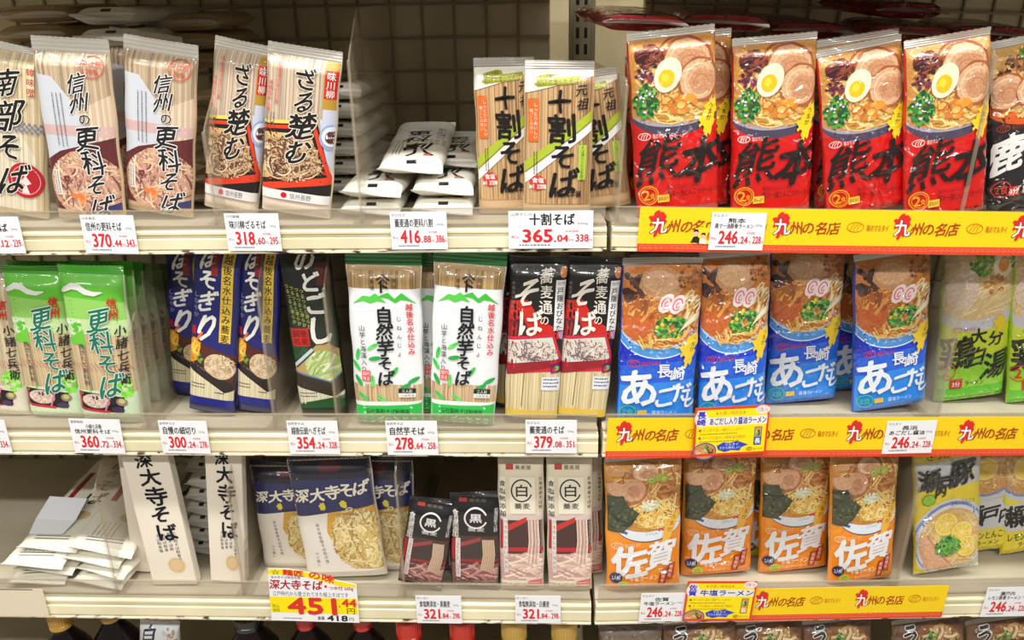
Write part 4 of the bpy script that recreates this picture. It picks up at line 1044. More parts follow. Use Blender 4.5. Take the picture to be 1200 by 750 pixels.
# ---- 25 udon pouch on the lowest shelf
A = Pack('udon', 110, 190, 14, M_RAMEN, (120, 84, 50), 7, (190, 180, 170), M_GLOSSY, seed=35)
A.rect(0, 7, 110, 190, (110, 72, 44)); A.part = 'food_photo'; A.ell(62, 70, 52, 62, (150, 96, 50), 0, M_FOOD, 26); A.strands(64, 66, 46, 54, 110, [(232, 206, 150), (206, 160, 96), (240, 224, 180), (176, 120, 64)], 4); A.bits(76, 40, 18, 14, 20, [(120, 62, 40), (90, 46, 32), (150, 90, 60)], (3, 7)); A.bits(52, 28, 14, 8, 20, NEGI, (2, 3))
A.part = 'lettering'; A.vtext('うどん', 24, 22, 30, 30, BLK, .05, 6, WHT, .05, 1, .5); A.ell(88, 62, 20, 9, (160, 24, 24)); A.text('つゆ付', 74, 57, 102, 67, WHT, .02)
A.build('udon_pouch', 'noodle pack', 'udon pouches on the lowest shelf')
A = Pack('red_tray', 90, 190, 14, M_RAMEN, (120, 60, 50), 7, (196, 180, 170), M_MILK, seed=36)
A.rect(0, 7, 90, 190, (120, 104, 90)); A.part = 'lettering'; A.rect(4, 34, 86, 70, (206, 30, 30)); A.text('うどん', 20, 42, 70, 62, WHT, .03)
A.build('udon_pouch', 'noodle pack', 'udon pouches on the lowest shelf')
A = Pack('shirodashi', 66, 190, 14, M_SOBA, (226, 226, 230), 5, (220, 220, 226), M_MILK, seed=37)
A.rect(0, 5, 66, 190, (224, 226, 232)); A.part = 'lettering'; A.vtext('白だし', 20, 22, 26, 27, (30, 34, 50), .04, 3, brush=.6); A.bits(52, 30, 12, 20, 30, [(200, 202, 210), (180, 150, 120)], (2, 4))
A.build('soup_pouch', 'soup pouch', 'soup pouches on the lowest shelf')
# ---------------------------------------------------------------- packs on the top visible shelf
G = math.radians
place('nanbu', 'beige soba pack with a round red emblem at the end of the row', BL, 1, 22, 16, 60, 78, .050)
place('shinshu', 'beige soba pack with pink seal stamp leaning beside the red emblem pack', BL, 1, 110, 82, 47, 86, .038)
place('shinshu', 'upright beige soba pack with pink seal stamp, next to the clear divider', BL, 1, 190, 190, 54, 82, .050)
place('shinshu', 'beige soba pack just behind the leaning stamped one', BL, 1, 128, 124, 62, 82, .120, quiet=True)
place('shinshu', 'beige soba pack furthest back, in the gap between the two stamped ones', BL, 1, 140, 136, 64, 80, .160, quiet=True)
place('shinshu', 'beige soba pack behind the upright stamped one, sliver of seal showing', BL, 1, 176, 172, 44, 80, .110)
place('zaru', 'soba pack with a black and red tray picture, partly covered by its twin', BL, 1, 272, 288, 56, 66, .058)
place('zaru', 'soba pack with a black and red tray picture, in front of its twin', BL, 1, 348, 359, 62, 84, .040)
place('juwari', 'ten-tenths soba pack half covered, the one beside the white piled packs', BL, 1, 596, 590, 68, 70, .062)
place('juwari', 'ten-tenths soba pack standing in front of its two neighbours', BL, 1, 652, 656, 72, 80, .034)
place('juwari', 'ten-tenths soba pack tucked beside the steel upright', BL, 1, 702, 684, 88, 76, .066)
for (px, b, c, yaw, sx, pit, lab) in ((432, .030, .0115, .02, 1.0, 0, 'white soba pack at the bottom of the pile beside the tray picture packs'), (433, .034, .0345, -.03, 1.0, .02, 'white soba pack on top of the pile beside the tray picture packs'),
                                 (517, .030, .0115, .0, 1.0, 0, 'white soba pack at the bottom of the pile beside the striped packs'), (518, .040, .0345, .03, 1.0, .02, 'white soba pack in the middle of the pile beside the striped packs'),
                                 (526, .110, .057, -.02, .95, .0, 'white soba pack lying at the back of the pile beside the striped packs'),
                                 (480, .052, .0600, .02, 1.06, .10, 'white soba pack lying topmost across both piles, dark bar mark in front')):
    lay('white_flat', lab, BL, 1, px, None, b, DECK[1] + c, yaw, pitch=pit, sx=sx, sz=.92)
for k, (px, b, c) in enumerate(((124, .085, .226), (117, .10, .252))):
    lay('white_flat', '%s pale soba pack lying on top of the standing stamped packs' % ('lower', 'upper')[k], BL, 1, px, None, b, DECK[1] + c, .02 - .08 * k, sx=1.05, sz=.8)
for (px, b, c, n) in ((30, .15, .205, 3), (206, .17, .190, 3)):
    for k in range(n):
        lay('brown_flat', '%s brown soba pack lying flat behind the %s' % (('lowest', 'middle', 'topmost')[k], 'upright stamped pack' if px > 100 else 'red emblem pack'), BL, 1, px + 3 * k, None, b + .005 * k, DECK[1] + c + .025 * k, 0.05 * (k - 1), sx=1.15, sz=.8)
for k in range(6):
    lay('brown_flat', '%s soba pack of the stack between stamped and tray picture packs' % ('lowest', 'second lowest', 'third lowest', 'third highest', 'second highest', 'highest')[k], BL, 1, 246 + (k % 2) * 2, None, .10, DECK[1] + .014 + .0265 * k, -.05, sx=.8, sz=.9)
for k in range(6):
    lay('white_flat', '%s pale soba pack of the stack behind the tray picture packs' % ('lowest', 'second lowest', 'third lowest', 'third highest', 'second highest', 'highest')[k], BL, 1, 392 + (k % 2) * 2, None, .16, DECK[1] + .014 + .0265 * k, -.04, sx=.85, sz=.85)
place('kumamoto', 'red ramen pack beside the steel upright, over the yellow cartoon sticker', BR, 1, 793, 785, 41, 100, .040)
place('kumamoto', 'red ramen pack squeezed behind the one beside the upright', BR, 1, 806, 806, 42, 98, .075)
place('kumamoto', 'second red ramen pack from the upright, straight above the white price tag', BR, 1, 901, 907, 47, 97, .045)
place('kumamoto', 'third red ramen pack from the upright, slightly lower than its neighbours', BR, 1, 1012, 1004, 61, 97, .040)
place('kumamoto', 'red ramen pack hidden behind the third, only its top and side showing', BR, 1, 1000, 1000, 50, 100, .085)
place('kumamoto', 'red ramen pack beside the black one, with strong film glints', BR, 1, 1103, 1108, 50, 98, .026)
place('kagoshima', 'black ramen pack with white brush writing at the end of the top row', BR, 1, 1201, 1206, 52, 100, .050)
for (px, b, c, yaw, lab) in ((760, .055, 0.240, .12, 'red ramen pack lying flat above the row, right beside the upright'), (852, .075, 0.242, -.15, 'red ramen pack lying flat above the first and second red packs'), (955, .13, 0.234, .1, 'ramen pack lying flat above the second and third red packs'),
                            (1070, .115, 0.234, -.12, 'ramen pack lying flat above the third and fourth red packs'), (1075, .16, 0.262, .2, 'ramen pack lying highest of the flat ones behind the row'), (1170, .13, 0.236, -.1, 'ramen pack lying flat above the black pack')):
    lay('dark_flat', lab, BR, 1, px, None, b, DECK[1] + c - .006, yaw, pitch=.05, sz=.7)
for k, px in enumerate((782, 876, 974, 1056, 1146)):
    place('kumamoto' if k < 4 else 'kagoshima', '%s ramen pack deeper on the top shelf, behind the %s' % ('red' if k < 4 else 'black', ('first red pack', 'second red pack', 'third red pack', 'fourth red pack', 'black pack')[k]), BR, 1, px, px, 68, 97, .135, quiet=True)

# ---------------------------------------------------------------- packs on the middle shelf
place('komoro', 'clear soba pack with black writing at the end of the middle row', BL, 2, 8, -20, 318, 66, .052)
place('sarashina', 'green soba pack, the outer one of the two at the front', BL, 2, 72, 38, 312, 70, .046)
place('sarashina', 'green soba pack at the front, nearest the clear divider', BL, 2, 135, 106, 312, 74, .030)
for k in range(7):
    place('sarashina', 'green soba pack number %s in the line behind the front one by the divider' % ('one', 'two', 'three', 'four', 'five', 'six', 'seven')[k], BL, 2, 144 + k * 12, 118 + k * 12, 307 + k, 72 - 2 * k, .064 + .034 * k, quiet=True)
for k in range(3):
    place('sarashina', 'green soba pack %s behind the outer front one' % ('first', 'second', 'third')[k], BL, 2, 74 + k * 6, 44 + k * 8, 307 + k, 70 - 2 * k, .080 + .034 * k, quiet=True)
place('hosogiri', 'navy soba pack standing back, nearest the green packs', BL, 2, 230, 222, 293, 54, .110)
place('hosogiri', 'navy soba pack with a tempura prawn picture, middle of the three', BL, 2, 250, 258, 291, 56, .050)
place('hosogiri', 'navy soba pack beside the dark green pack, behind a clear divider', BL, 2, 302, 307, 291, 48, .056)
place('nodogoshi', 'dark green soba pack with a pale green noodle picture, tilted', BL, 2, 382, 356, 292, 58, .050)
place('jinenjo', 'white and green yam soba pack, the single one beside the dark green pack', BL, 2, 458, 449, 295, 84, .030)
place('jinenjo', 'white and green yam soba pack in front, beside the black and red packs', BL, 2, 542, 552, 296, 80, .026)
place('jinenjo', 'white and green yam soba pack peeking out between the two front ones', BL, 2, 528, 524, 298, 80, .060)
place('sobatsu', 'black and red soba pack next to the yam soba packs', BL, 2, 622, 632, 301, 66, .034)
place('sobatsu', 'black and red soba pack next to the bay joint', BL, 2, 680, 698, 302, 62, .038)
place('sobatsu', 'black and red soba pack hidden behind the first two', BL, 2, 612, 622, 303, 66, .074)
place('agodashi', 'blue ramen pack beside the bay joint', BR, 2, 766, 777, 304, 93, .034)
place('agodashi', 'second blue ramen pack from the bay joint, over the yellow offer card', BR, 2, 855, 861, 298, 82, .040)
place('agodashi', 'third blue ramen pack from the bay joint, set back from the lip', BR, 2, 936, 946, 290, 86, .088)
place('agodashi', 'blue ramen pack nearest the clear divider and yellow green packs', BR, 2, 1039, 1044, 301, 88, .062)
place('agodashi', 'blue ramen pack hidden in the gap between the third and the last', BR, 2, 1010, 1012, 296, 84, .130)
place('agodashi', 'blue ramen pack behind the one beside the bay joint', BR, 2, 774, 780, 300, 84, .085, quiet=True)
place('oita', 'yellow green ramen pack beside the clear divider', BR, 2, 1132, 1148, 292, 84, .094)
place('oita', 'yellow green ramen pack at the end of the middle row', BR, 2, 1216, 1228, 292, 84, .088)

# ---------------------------------------------------------------- packs on the lower shelf
place('jindaiji_box', 'tall white soba carton leaning in front, beside the white pile', BL, 3, 208, 172, 531, 54, .040)
place('jindaiji_box', 'tall white soba carton leaning behind the front one', BL, 3, 184, 166, 530, 50, .068)
place('jindaiji_box', 'tall white soba carton standing alone beside the clear divider', BL, 3, 270, 264, 529, 42, .046)
place('jindaiji', 'navy topped soba pack behind, nearest the tall white cartons', BL, 3, 352, 336, 540, 86, .086)
place('jindaiji', 'navy topped soba pack in front, over the yellow offer card', BL, 3, 408, 384, 533, 96, .054, lift=.004)
place('jindaiji', 'navy topped soba pack behind, nearest the small black packs', BL, 3, 450, 440, 534, 84, .080)
place('kuro', 'small black soba pack standing lower, beside the clear divider', BL, 3, 492, 509, 588, 54, .030)
place('kuro', 'small black soba pack standing higher, beside the slim white packs', BL, 3, 557, 557, 577, 58, .034)
place('kuro', 'small black soba pack behind the higher one', BL, 3, 548, 549, 592, 56, .068, quiet=True)
place('shiro', 'slim white soba pack beside the small black packs', BL, 3, 612, 610, 533, 53, .036)
place('shiro', 'slim white soba pack beside the bay joint', BL, 3, 668, 667, 533, 53, .036)
place('shiro', 'slim white soba pack behind, its edge showing by the bay joint', BL, 3, 682, 680, 532, 50, .075, quiet=True)
place('saga', 'orange ramen pack beside the bay joint', BR, 3, 753, 753, 537, 88, .034)
place('saga', 'second orange ramen pack from the bay joint, over the offer card', BR, 3, 838, 844, 526, 84, .066)
place('saga', 'third orange ramen pack from the bay joint', BR, 3, 927, 933, 527, 82, .070)
place('saga', 'orange ramen pack nearest the clear divider', BR, 3, 1006, 1012, 531, 78, .040)
place('saga', 'orange ramen pack hidden between the second and third', BR, 3, 904, 908, 526, 78, .110)
place('saga', 'orange ramen pack behind the one beside the bay joint', BR, 3, 756, 758, 528, 84, .090, quiet=True)
place('lemon', 'lemon ramen pack showing a whole bowl, beside the clear divider', BR, 3, 1106, 1107, 526, 78, .052)
place('lemon_back', 'lemon ramen pack with black writing, behind the bowl picture pack', BR, 3, 1150, 1160, 524, 62, .105)
place('lemon_back', 'lemon ramen pack with black writing at the end of the lower row', BR, 3, 1198, 1202, 524, 58, .100)
pile = ((42, .022, .0095, .10, 1.0, 0, 0), (112, .020, .0095, -.12, 1.0, 0, 0), (50, .030, .0260, -.06, 1.1, .0, 0), (116, .026, .0260, -.22, 1.0, .0, 0), (36, .020, .0425, .0, 1.12, .02, 0), (106, .030, .0425, -.10, 1.05, .02, .05), (54, .040, .0590, -.03, 1.1, .04, .0), (116, .034, .0590, .0, 1.15, .05, .14))
nm = ('flat at the bottom of the pile near the blank tag', 'flat at the bottom of the pile near the cartons', 'second layer of the pile near the blank tag', 'second layer of the pile near the cartons', 'third layer of the pile near the shelf end', 'third layer of the pile near the cartons', 'high on the pile under the blank paper slip', 'topmost of the pile, sloping beside the clear divider')
for (px, b, c, yaw, sx, pit, rl), n in zip(pile, nm):
    lay('paper_flat', 'white papery soba pack ' + n, BL, 3, px, None, b, DECK[3] + c, yaw, pitch=pit, roll=rl, sx=sx, sz=.98)
for k in range(7):
    lay('white_flat', '%s white soba pack of the small stack between the tall cartons' % ('lowest', 'second lowest', 'third from bottom', 'middle', 'third from top', 'second highest', 'highest')[k], BL, 3, 232 + (k % 3), None, .10, DECK[3] + .014 + .0245 * k, -.03 * (k % 2), sx=.62, sz=.8)
t = thing('paper_slip', 'blank folded white paper slip lying on the pile of papery packs', 'paper slip')
g = Geo(); g.add([(-.024, -.034, .0), (.030, -.034, .0), (.034, -.002, .001), (-.032, -.002, .002), (.034, .040, .012), (-.030, .042, .014), (-.024, -.034, .0008), (.030, -.034, .0008), (.034, -.002, .0018), (-.032, -.002, .0028), (.034, .040, .0128), (-.030, .042, .0148)],
                 [(3, 2, 1, 0), (5, 4, 2, 3), (6, 7, 8, 9), (9, 8, 10, 11), (0, 1, 7, 6), (1, 2, 8, 7), (2, 4, 10, 8), (4, 5, 11, 10), (5, 3, 9, 11), (3, 0, 6, 9)], (238, 240, 248), M_PAPER)
obj('paper', g.mesh('paper'), t)
a_ = BL.on_floor(66, .10, DECK[3] + .075)
t.matrix_world = BL.mat(a_, .098, DECK[3] + .0735) @ Matrix.Rotation(-.02, 4, 'Z') @ Matrix.Rotation(.07, 4, 'X')

# ---------------------------------------------------------------- dividers
divider(BL, 1, 238, 150, 'clear divider between the stamped beige packs and the tray picture packs')
divider(BL, 1, 408, 66, 'tall clear divider between the tray picture packs and the white piles')
divider(BR, 1, 735, 95, 'clear divider beside the first red ramen pack', cut=.1)
divider(BR, 1, 1168, 60, 'clear divider between the red and the black ramen packs')
divider(BL, 2, 152, 383, 'clear divider between the green and the navy soba packs')
divider(BL, 2, 301, 336, 'clear divider between the navy and the dark green soba packs')
divider(BL, 2, 379, 334, 'clear divider between the dark green and the yam soba packs')
divider(BR, 2, 1134, 334, 'clear divider between the blue and the yellow green ramen packs')
divider(BL, 3, 110, 570, 'clear divider between the papery pile and the tall cartons')
divider(BL, 3, 266, 568, 'clear divider between the tall cartons and the navy topped packs')
divider(BL, 3, 463, 550, 'clear divider between the navy topped and the small black packs')
divider(BR, 3, 1078, 563, 'clear divider between the orange and the lemon ramen packs')

# ---------------------------------------------------------------- cards on the rails
def flat_thing(name, label, cat, group, bay, quad, b, W, H, fill, tilt=0.0, mat=M_PAPER, th=.0006, seed=3, part='card', shape=None):
    """A flat card on the rail; quad = left px, right px, top py, bottom py, read at the middle."""
    x0, x1, y0, y1 = quad
    xm = (x0 + x1) / 2
    a0, c0 = bay.hit(xm, y1, b); a1, c1 = bay.hit(xm, y0, b)
    al, _ = bay.hit(x0, (y0 + y1) / 2, b); ar, _ = bay.hit(x1, (y0 + y1) / 2, b)
    ww, hh = ar - al, c1 - c0
    t = thing(name, label, cat, group, bay.mat((al + ar) / 2, b, c0) @ Matrix.Rotation(tilt, 4, 'Y'))
    A = Art(W, H, lambda u, v, e, ww=ww, hh=hh: ((u / W - .5) * ww, -(th + e), (1 - v / H) * hh), mat, 1e-4, seed)
    A.clip = (-5, W + 5, -5, H + 5); A.flat = True
    g = Geo()
    if shape: g.prism([((u / W - .5) * ww, (1 - v / H) * hh) for u, v in shape], 'y', -th, 0, fill, mat)
    else: g.box(-ww / 2, ww / 2, -th, 0, 0, hh, fill, mat)
    body = obj(part, g.mesh(part), t)
    return t, A, body
def finish(t, A, body):
    made = {}
    for p, gg in A.parts.items():
        par = t if not p.startswith('on_card/') else body
        made[p] = obj(p.split('/')[-1], gg.mesh(p.split('/')[-1]), par)
TR = (214, 40, 46); TB = (34, 34, 40)
def price_tag(bay, quad, label, maker, name, price, dec, net, gram='200g', tilt=0.0, name2=None, wide=False):
    t, A, body = flat_thing('price_tag', label, 'price tag', 'white price tags on the rails', bay, quad, -.0035, 64, 44, (236, 236, 240), tilt)
    A.part = 'on_card/product_name'
    A.text(maker, 2, 2, 2 + 4 * len(maker) * (.8 if wide else 1), 5.4, (70, 70, 76), .005)
    if name2: A.text(name, 20, 6.4, 40, 12.2, TB, .03); A.text(name2, 5, 12.8, 50, 18.6, TB, .03)
    elif wide: A.text(name, 16, 3.0, 50, 16.5, TB, .045)
    else: A.text(name, 5, 8, 48, 18, TB, .035)
    A.text(gram, 52, 13.5, 60, 16.5, (110, 110, 116), .005)
    A.part = 'on_card/price'
    A.text('税込', 2, 28.5, 8, 32, TR, .01)
    A.text(price, 11, 21.5, 33, 36.5, TR, .05); A.ell(35.2, 35.4, 1.0, 1.0, TR); A.text(dec, 37, 28, 45, 36, TR, .05); A.text('円', 46, 33, 49, 36, TR, .0); A.text('本体価格', 43, 22.5, 53, 25, TR, .0)
    A.text(net, 51, 27.5, 60.5, 36, TR, .05); A.text('円', 61, 33, 63.4, 36, TR, .0)
    A.part = 'on_card/small_print'; A.scrib(8, 39, 24, 1, (120, 120, 128), 1.6)
    finish(t, A, body)
price_tag(BL, (-34, 26, 254, 297), 'white price tag cut by the edge under the red emblem pack', '葵食品', '南部そば', '257', '12', '239')
price_tag(BL, (97, 159, 252, 297), 'white price tag reading 370.44 under the stamped beige soba packs', '山本食品', '信州の更科そば', '370', '44', '343', tilt=.02)
price_tag(BL, (265, 328, 250, 294), 'white price tag reading 318.60 under the tray picture packs', '六代製麺', '味川柳ざるそば', '318', '60', '295', tilt=.01)
price_tag(BL, (458, 524, 248, 292), 'white price tag reading 416.88 under the white piled packs', 'おびなた', '蕎麦通の更科八割', '416', '88', '386')
price_tag(BL, (596, 695, 247, 291), 'wide white price tag reading 365.04 under the striped soba packs', '山本かじの', '十割そば', '365', '04', '338', wide=True)
price_tag(BR, (832, 896, 249, 293), 'white price tag reading 246.24 on the top yellow banner', 'マルタイ', '熊本', '246', '24', '228', name2='黒マー油豚骨ラーメン')
price_tag(BL, (-46, 10, 492, 531), 'white price tag cut by the edge under the clear soba pack', '小林製麺', '信州そば', '300', '72', '334')
price_tag(BL, (84, 143, 491, 531), 'white price tag reading 360.72 under the green soba packs', '星野製粉', '小諸七兵衛', '360', '72', '334', name2='信州更科そば', tilt=.02)
price_tag(BL, (188, 244, 493, 531), 'white price tag reading 300.24 under the navy soba packs', '自然芋そば', '自慢の細切り', '300', '24', '278', tilt=.015)
price_tag(BL, (338, 397, 493, 532), 'white price tag reading 354.24 under the dark green soba pack', '自然芋そば', '越後伝統へぎそば', '354', '24', '328')
price_tag(BL, (453, 513, 493, 533), 'white price tag reading 278.64 under the yam soba packs', '自然芋そば', '自然芋そば', '278', '64', '258')
price_tag(BL, (616, 676, 492, 531), 'white price tag reading 379.08 under the black and red soba packs', 'おびなた', '蕎麦通のそば', '379', '08', '351')
price_tag(BR, (1037, 1095, 493, 531), 'white price tag reading 246.24 on the middle yellow banner', 'マルタイ', '長浜', '246', '24', '228', name2='あごだし醤油', tilt=-.02)
price_tag(BL, (488, 541, 698, 730), 'white price tag reading 321.84 under the small black soba packs', 'はくばく', '食塩無添加・黒蕎麦', '321', '84', '298')
price_tag(BL, (604, 657, 698, 730), 'white price tag reading 321.84 under the slim white soba packs', 'はくばく', '食塩無添加・白蕎麦', '321', '84', '298')
price_tag(BR, (750, 802, 695, 728), 'white price tag reading 246.24 under the first orange ramen pack', 'マルタイ', '佐賀', '246', '24', '228', name2='牛塩ラーメン')
price_tag(BR, (1153, 1206, 688, 722), 'white price tag reading 246.24 under the lemon ramen packs', 'マルタイ', '瀬戸内', '246', '24', '228', name2='レモン豚骨ラーメン')
t, A, body = flat_thing('price_tag', 'blank cream price tag below the papery pile', 'price tag', None, BL, (-8, 54, 690, 722), -.0035, 64, 34, (222, 210, 186))
A.part = 'on_card/edge_line'; A.rect(0, 0, 52, 1.2, (70, 56, 40)); finish(t, A, body)

def banner(bay, quad, label, n, first, step, seed):
    W = (quad[1] - quad[0]); H = quad[3] - quad[2]
    t, A, body = flat_thing('shelf_banner', label, 'shelf banner', 'yellow banners on the ramen shelves', bay, quad, -.002, W, H, (246, 208, 24), part='strip')
    A.part = 'on_card/red_border'; A.rect(0, H * .82, W, H, (226, 66, 40))
    u = 3
    while u < W - 4:
        z = H * .855; k = H * .10
        A.line([(u, z + k), (u, z), (u + 4.4, z), (u + 4.4, z + k * .7), (u + 1.8, z + k * .7), (u + 1.8, z + k * .35)], .6, (246, 150, 96)); u += 6.2
    for i in range(n):
        x = first + i * step; s = H / 50.0
        A.part = 'on_card/red_map'; island(A, x, H * .06, 21 * s, 31 * s, (218, 44, 40))
        A.part = 'on_card/lettering'
        A.sign('九', x + 12 * s, H * .40, 19 * s, (246, 240, 236), .035, (120, 20, 20), .05, 1, .5)
        for j, c in enumerate('州の名店'): A.sign(c, x + (29 + j * 14) * s, H * .42, 15.5 * s, (170, 60, 20), .03, None, .03, 1, .5)
        makers_mark(A, x + 86 * s, H * .28, 48 * s, H * .22, (196, 110, 30))
    finish(t, A, body)
    return t
banner(BR, (748, 1262, 246, 297), 'yellow banner along the top shelf under the red ramen packs', 4, 10, 141, 1)
banner(BR, (711, 1262, 489, 535), 'yellow banner along the middle shelf under the blue ramen packs', 5, 9, 132, 2)
banner(BR, (880, 1107, 688, 725), 'short yellow banner along the lower shelf under the orange ramen packs', 2, 4, 115, 3)

# offer cards
def offer(bay, quad, label, place_, line, tilt, pic):
    t, A, body = flat_thing('offer_card', label, 'offer card', 'yellow offer cards with blue lettering', bay, quad, -.0060, 88, 58, (226, 66, 34), tilt)
    A.part = 'on_card/yellow_field'; A.rect(2.5, 3, 85.5, 55, (248, 226, 16)); A.rect(3, 12, 86, 22, (238, 232, 214))
    A.part = 'on_card/place_badge'; A.ell(8, 13, 8, 10, (250, 226, 226)); A.text(place_[0], 3, 5, 13, 13, (40, 60, 190), .06); A.text(place_[1], 3, 13.5, 13, 21, (40, 60, 190), .06)
    A.ell(80, 5, 8.5, 5, (246, 226, 230)); A.text('2食入', 74, 2.5, 86, 7.5, (214, 50, 60), .02)
    A.part = 'on_card/lettering'; A.text('★お買い得商品★', 24, 5, 60, 9.6, (206, 120, 20), .01); A.text(line, 18, 12.6, 85, 21, (40, 56, 190), .05)
    A.ell(7, 27, 1.6, 1.6, (214, 60, 30)); A.text('やっぱり旨い!麺がしっかり!', 10, 25, 58, 29, (206, 110, 20), .01); A.ell(7, 36, 1.6, 1.6, (214, 60, 30)); A.text('スープの旨みと調味油が絶妙!', 10, 34, 62, 38, (206, 110, 20), .01); A.scrib(7, 31, 44, 1, (150, 130, 20), 1.2); A.scrib(7, 40, 48, 1, (150, 130, 20), 1.2)
    A.part = 'on_card/blue_bubble'; A.poly([(28, 46), (36, 42), (44, 43), (52, 41), (58, 43), (66, 46), (58, 49), (56, 53), (46, 52), (38, 54), (30, 51)], (50, 70, 190)); A.text('マルタイ', 38, 43, 54, 46.6, (220, 226, 246), .01); A.text('だから美味しい!', 32, 47, 56, 50.5, (220, 226, 246), .01)
    A.part = 'on_card/bowl_picture'; A.ell(14, 52, 14, 10.5, (70, 90, 170)); A.ell(14, 52, 12.6, 9, (206, 140, 70)); A.bits(15, 48, 4, 3, 12, NEGI, (1, 2)); A.bits(10, 53, 6, 3, 10, [(232, 196, 160), (214, 160, 120)], (1.5, 3)); A.bits(20, 51, 4, 4, 8, [(214, 110, 50), (60, 70, 40)], (1, 2.4))
    A.rect(0, 55, 88, 58, (226, 66, 34))
    A.part = 'on_card/pack_picture'; A.rect(72, 25, 81, 47, (40, 40, 60)); A.rect(72.6, 25.6, 80.4, 37, (206, 150, 90)); A.rect(72.6, 37, 80.4, 46.4, pic); A.bits(76, 33, 3, 3, 8, NEGI + [(236, 206, 176)], (1, 2)); A.sign(place_[0], 76.5, 42, 7, WHT, .05)
    A.part = 'on_card/mark'; makers_mark(A, 64, 49.5, 20, 4, (170, 110, 20))
    finish(t, A, body)
offer(BR, (815, 901, 476, 533), 'yellow offer card with red frame in front of the second blue ramen pack', '長崎', 'あごだし入り醤油ラーメン', -.05, (50, 90, 200))
offer(BR, (802, 883, 681, 727), 'yellow offer card with red frame in front of the second orange ramen pack', '佐賀', '牛塩ラーメン', .02, (240, 150, 30))
t, A, body = flat_thing('offer_card', 'large white and yellow special offer card reading 451.44 below the navy topped packs', 'offer card', None, BL, (314, 418, 667, 728), -.006, 100, 62, (236, 236, 240), .02,
                        shape=[(0, 62), (100, 62), (100, 16), (70, 10), (46, 3), (26, 0), (3, 0)])
A.part = 'on_card/yellow_field'; A.rect(1, 33, 99, 52, (246, 224, 0)); A.poly([(3.4, .6), (26, .6), (46, 3.4), (70, 10.6), (99, 16.6), (99, 20), (82, 19), (64, 14), (40, 8), (22, 7), (2.6, 7)], (246, 224, 10))
A.part = 'on_card/lettering'
A.text('☆', 6, 1, 16, 7, (60, 56, 10), 0); A.text('麺匠', 19, 1.5, 42, 8, (216, 40, 30), .08, .06); A.text('の味', 48, 4, 76, 13, (226, 60, 30), .06, .22)
A.text('深大寺そば製造本舗', 5, 8.5, 38, 11.6, (50, 50, 60), .0); A.text('深大寺そば', 3, 13, 62, 24, (170, 20, 44), .04, skew=.15); A.text('・', 64, 18, 67, 21, TR, .02); A.text('つゆ付 260g', 69, 19, 96, 24, (160, 30, 40), .03)
A.text('江戸時代から愛されてきた極上そばです', 5, 26.5, 90, 32, (60, 60, 60), .015)
A.part = 'on_card/price'
A.text('451', 21, 34, 75, 53, (214, 50, 36), .06); A.ell(79, 43, 1, 1, (214, 50, 36)); A.text('44', 82, 34, 98, 43, (214, 50, 36), .06); A.text('円', 87, 45, 96, 51.5, (90, 80, 10), .02); A.text('税込', 3, 42, 11, 46.5, (90, 90, 10), .02); A.text('価格', 3, 47, 11, 51.5, (90, 90, 10), .02)
A.text('本体', 53, 55, 61, 60, (50, 50, 54), .03); A.text('418', 64, 54, 87, 60.5, (34, 34, 38), .06); A.text('円', 89, 56, 94, 60, (60, 60, 66), 0)
A.part = 'on_card/small_print'; A.scrib(14, 58, 22, 1, (130, 130, 140), 1.2); finish(t, A, body)
t, A, body = flat_thing('shaped_sticker', 'small yellow sticker with two people on the top yellow banner', 'sticker', None, BR, (808, 837, 264, 288), -.0030, 29, 24, (246, 216, 30), 0,
                        shape=[(1, 18), (6, 4), (12, 2), (27, 4), (28, 10), (24, 22), (14, 20), (7, 22)])
A.part = 'on_card/people_print'
A.poly([(2, 20), (4, 14), (8, 12), (12, 15), (12, 21)], (40, 36, 40)); A.ell(7, 9, 3.4, 4, (226, 186, 156)); A.poly([(3.6, 8), (5, 4.6), (9, 4.6), (10.6, 8), (7, 7)], (30, 24, 24)); A.poly([(12, 21), (13, 16), (17, 15), (20, 18), (20, 22)], (236, 226, 220)); A.ell(16, 12, 3, 3.6, (230, 190, 160)); A.poly([(13, 11.6), (14.4, 8.4), (18, 8.6), (19, 12), (16, 10.6)], (36, 28, 26))
A.part = 'on_card/lettering'; A.text('祭', 20, 8, 26, 17, (206, 60, 30), .04, .2); finish(t, A, body)

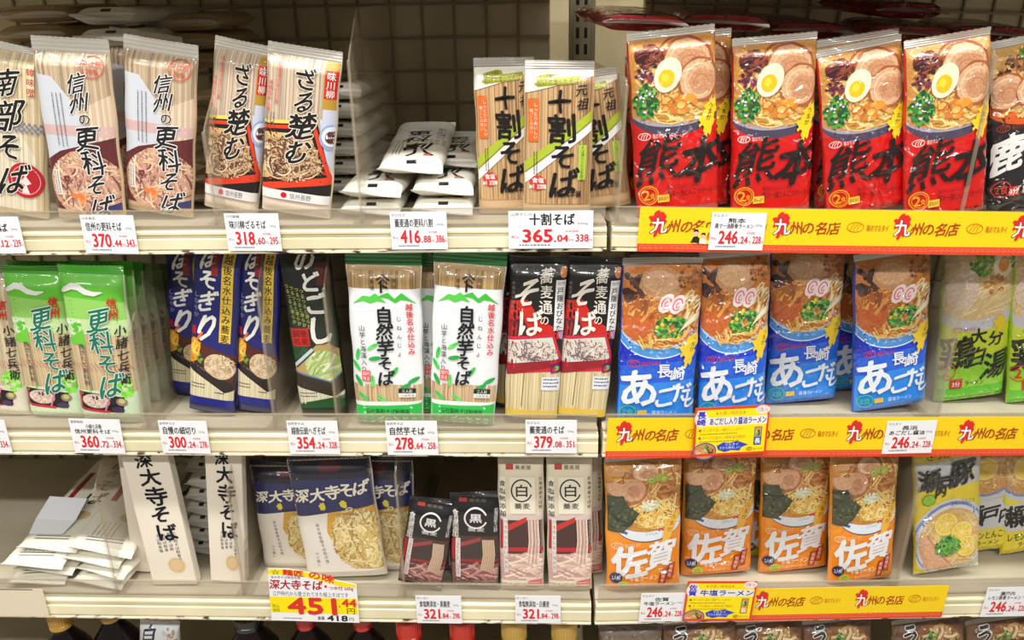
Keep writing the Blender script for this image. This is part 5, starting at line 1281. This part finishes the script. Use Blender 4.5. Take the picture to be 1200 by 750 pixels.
# ---------------------------------------------------------------- lowest shelf
DK4 = .401
def bottle(px, d, h, r, cap, body, label, capn, ring=False, lab=None):
    ck = .90 if capn < .016 or capn > .021 else .83
    zt = None
    a = BL.on_floor(px, d, DK4 + h)
    t = thing('sauce_bottle', label, 'bottle', 'sauce bottles on the lowest shelf', BL.mat(a, d, DK4))
    gl = plain('dark bottle plastic', (26, 18, 16), .12) if 'bottle' not in globals().get('_bm', {}) else _bm['bottle']
    globals().setdefault('_bm', {})['bottle'] = gl
    g = Geo(); g.lathe([(r * .9, 0), (r, .004), (r, h * (ck - .28)), (r * .93, h * (ck - .21)), (r * .70, h * (ck - .13)), (r * .45, h * (ck - .06)), (min(r * .36, capn * .9), h * (ck - .02)), (min(r * .36, capn * .9), h * .93)], 32, body, gl); obj('bottle_body', g.mesh('bottle_body', True), t)
    g = Geo(); q = capn
    prof = [(q, h * ck), (q * 1.05, h * (ck + .002)), (q * 1.05, h * (ck + .03)), (q, h * (ck + .035)), (q, h * .99), (q * .9, h)]
    g.lathe(prof, 32, cap, M_GLOSSY)
    c = obj('cap', g.mesh('cap'), t)
    g = Geo()
    for k in range(28):
        an = k * 2 * math.pi / 28; x, y = math.cos(an) * q * 1.005, math.sin(an) * q * 1.005
        g.box(x - .0006, x + .0006, y - .0006, y + .0006, h * (ck + .038), h * .985, [v * .92 for v in cap], M_GLOSSY)
    obj('grip_ribs', g.mesh('grip_ribs'), c)
    g = Geo(); g.lathe([(r * 1.004, h * .12), (r * 1.006, h * .125), (r * 1.006, h * (ck - .34)), (r * 1.004, h * (ck - .335))], 32, lab or (214, 180, 96), M_PAPER); obj('label_band', g.mesh('label_band', True), t)
for px, d, h, r, cap, lab, c, cn, lb in ((66, .060, .232, .042, (206, 160, 60), 'gold capped dark bottle below the blank tag', 0, .017, None), (127, .060, .232, .042, (190, 150, 66), 'gold capped dark bottle next to the white soup pouch', 0, .015, None),
                               (290, .060, .222, .046, (20, 20, 24), 'black capped bottle with an orange label', 0, .022, (226, 150, 60)), (357, .055, .226, .042, (200, 30, 30), 'red capped dark bottle just below the special offer card', 0, .014, None),
                               (424, .055, .226, .040, (206, 34, 30), 'red capped dark bottle nearest the special offer card edge', 0, .014, None), (478, .056, .2235, .036, (222, 44, 28), 'bright red capped bottle below the first small black pack', 0, .0195, (60, 30, 26)),
                               (541, .056, .2235, .036, (222, 44, 28), 'bright red capped bottle below the second small black pack', 0, .0195, (60, 30, 26)), (602, .056, .2245, .036, (218, 178, 84), 'gold capped bottle below the first slim white pack', 0, .0195, (60, 50, 30)),
                               (661, .056, .2245, .036, (218, 178, 84), 'gold capped bottle below the second slim white pack', 0, .0195, (60, 50, 30))):
    bottle(px, d, h, r, cap, (26, 18, 16), lab, cn, lab=lb)
place('shirodashi', 'white soup pouch with black brush writing beside the gold capped bottle', BL, 4, 190, 188, 728, 46, .055, quiet=True)
for px, lab, key, w_ in ((735, 'udon pouch with a red label by the bay joint', 'red_tray', 76), (816, 'first patterned udon pouch from the red labelled one', 'udon', 88), (896, 'second patterned udon pouch from the red labelled one', 'udon', 82), (976, 'third patterned udon pouch, below the short banner', 'udon', 82),
                     (1082, 'fourth patterned udon pouch, below the gap in the banners', 'udon', 86), (1168, 'fifth patterned udon pouch at the end of the row', 'udon', 86)):
    place(key, lab, BR, 4, px, px + 4, 727, w_, .045, lean=.12, quiet=True)
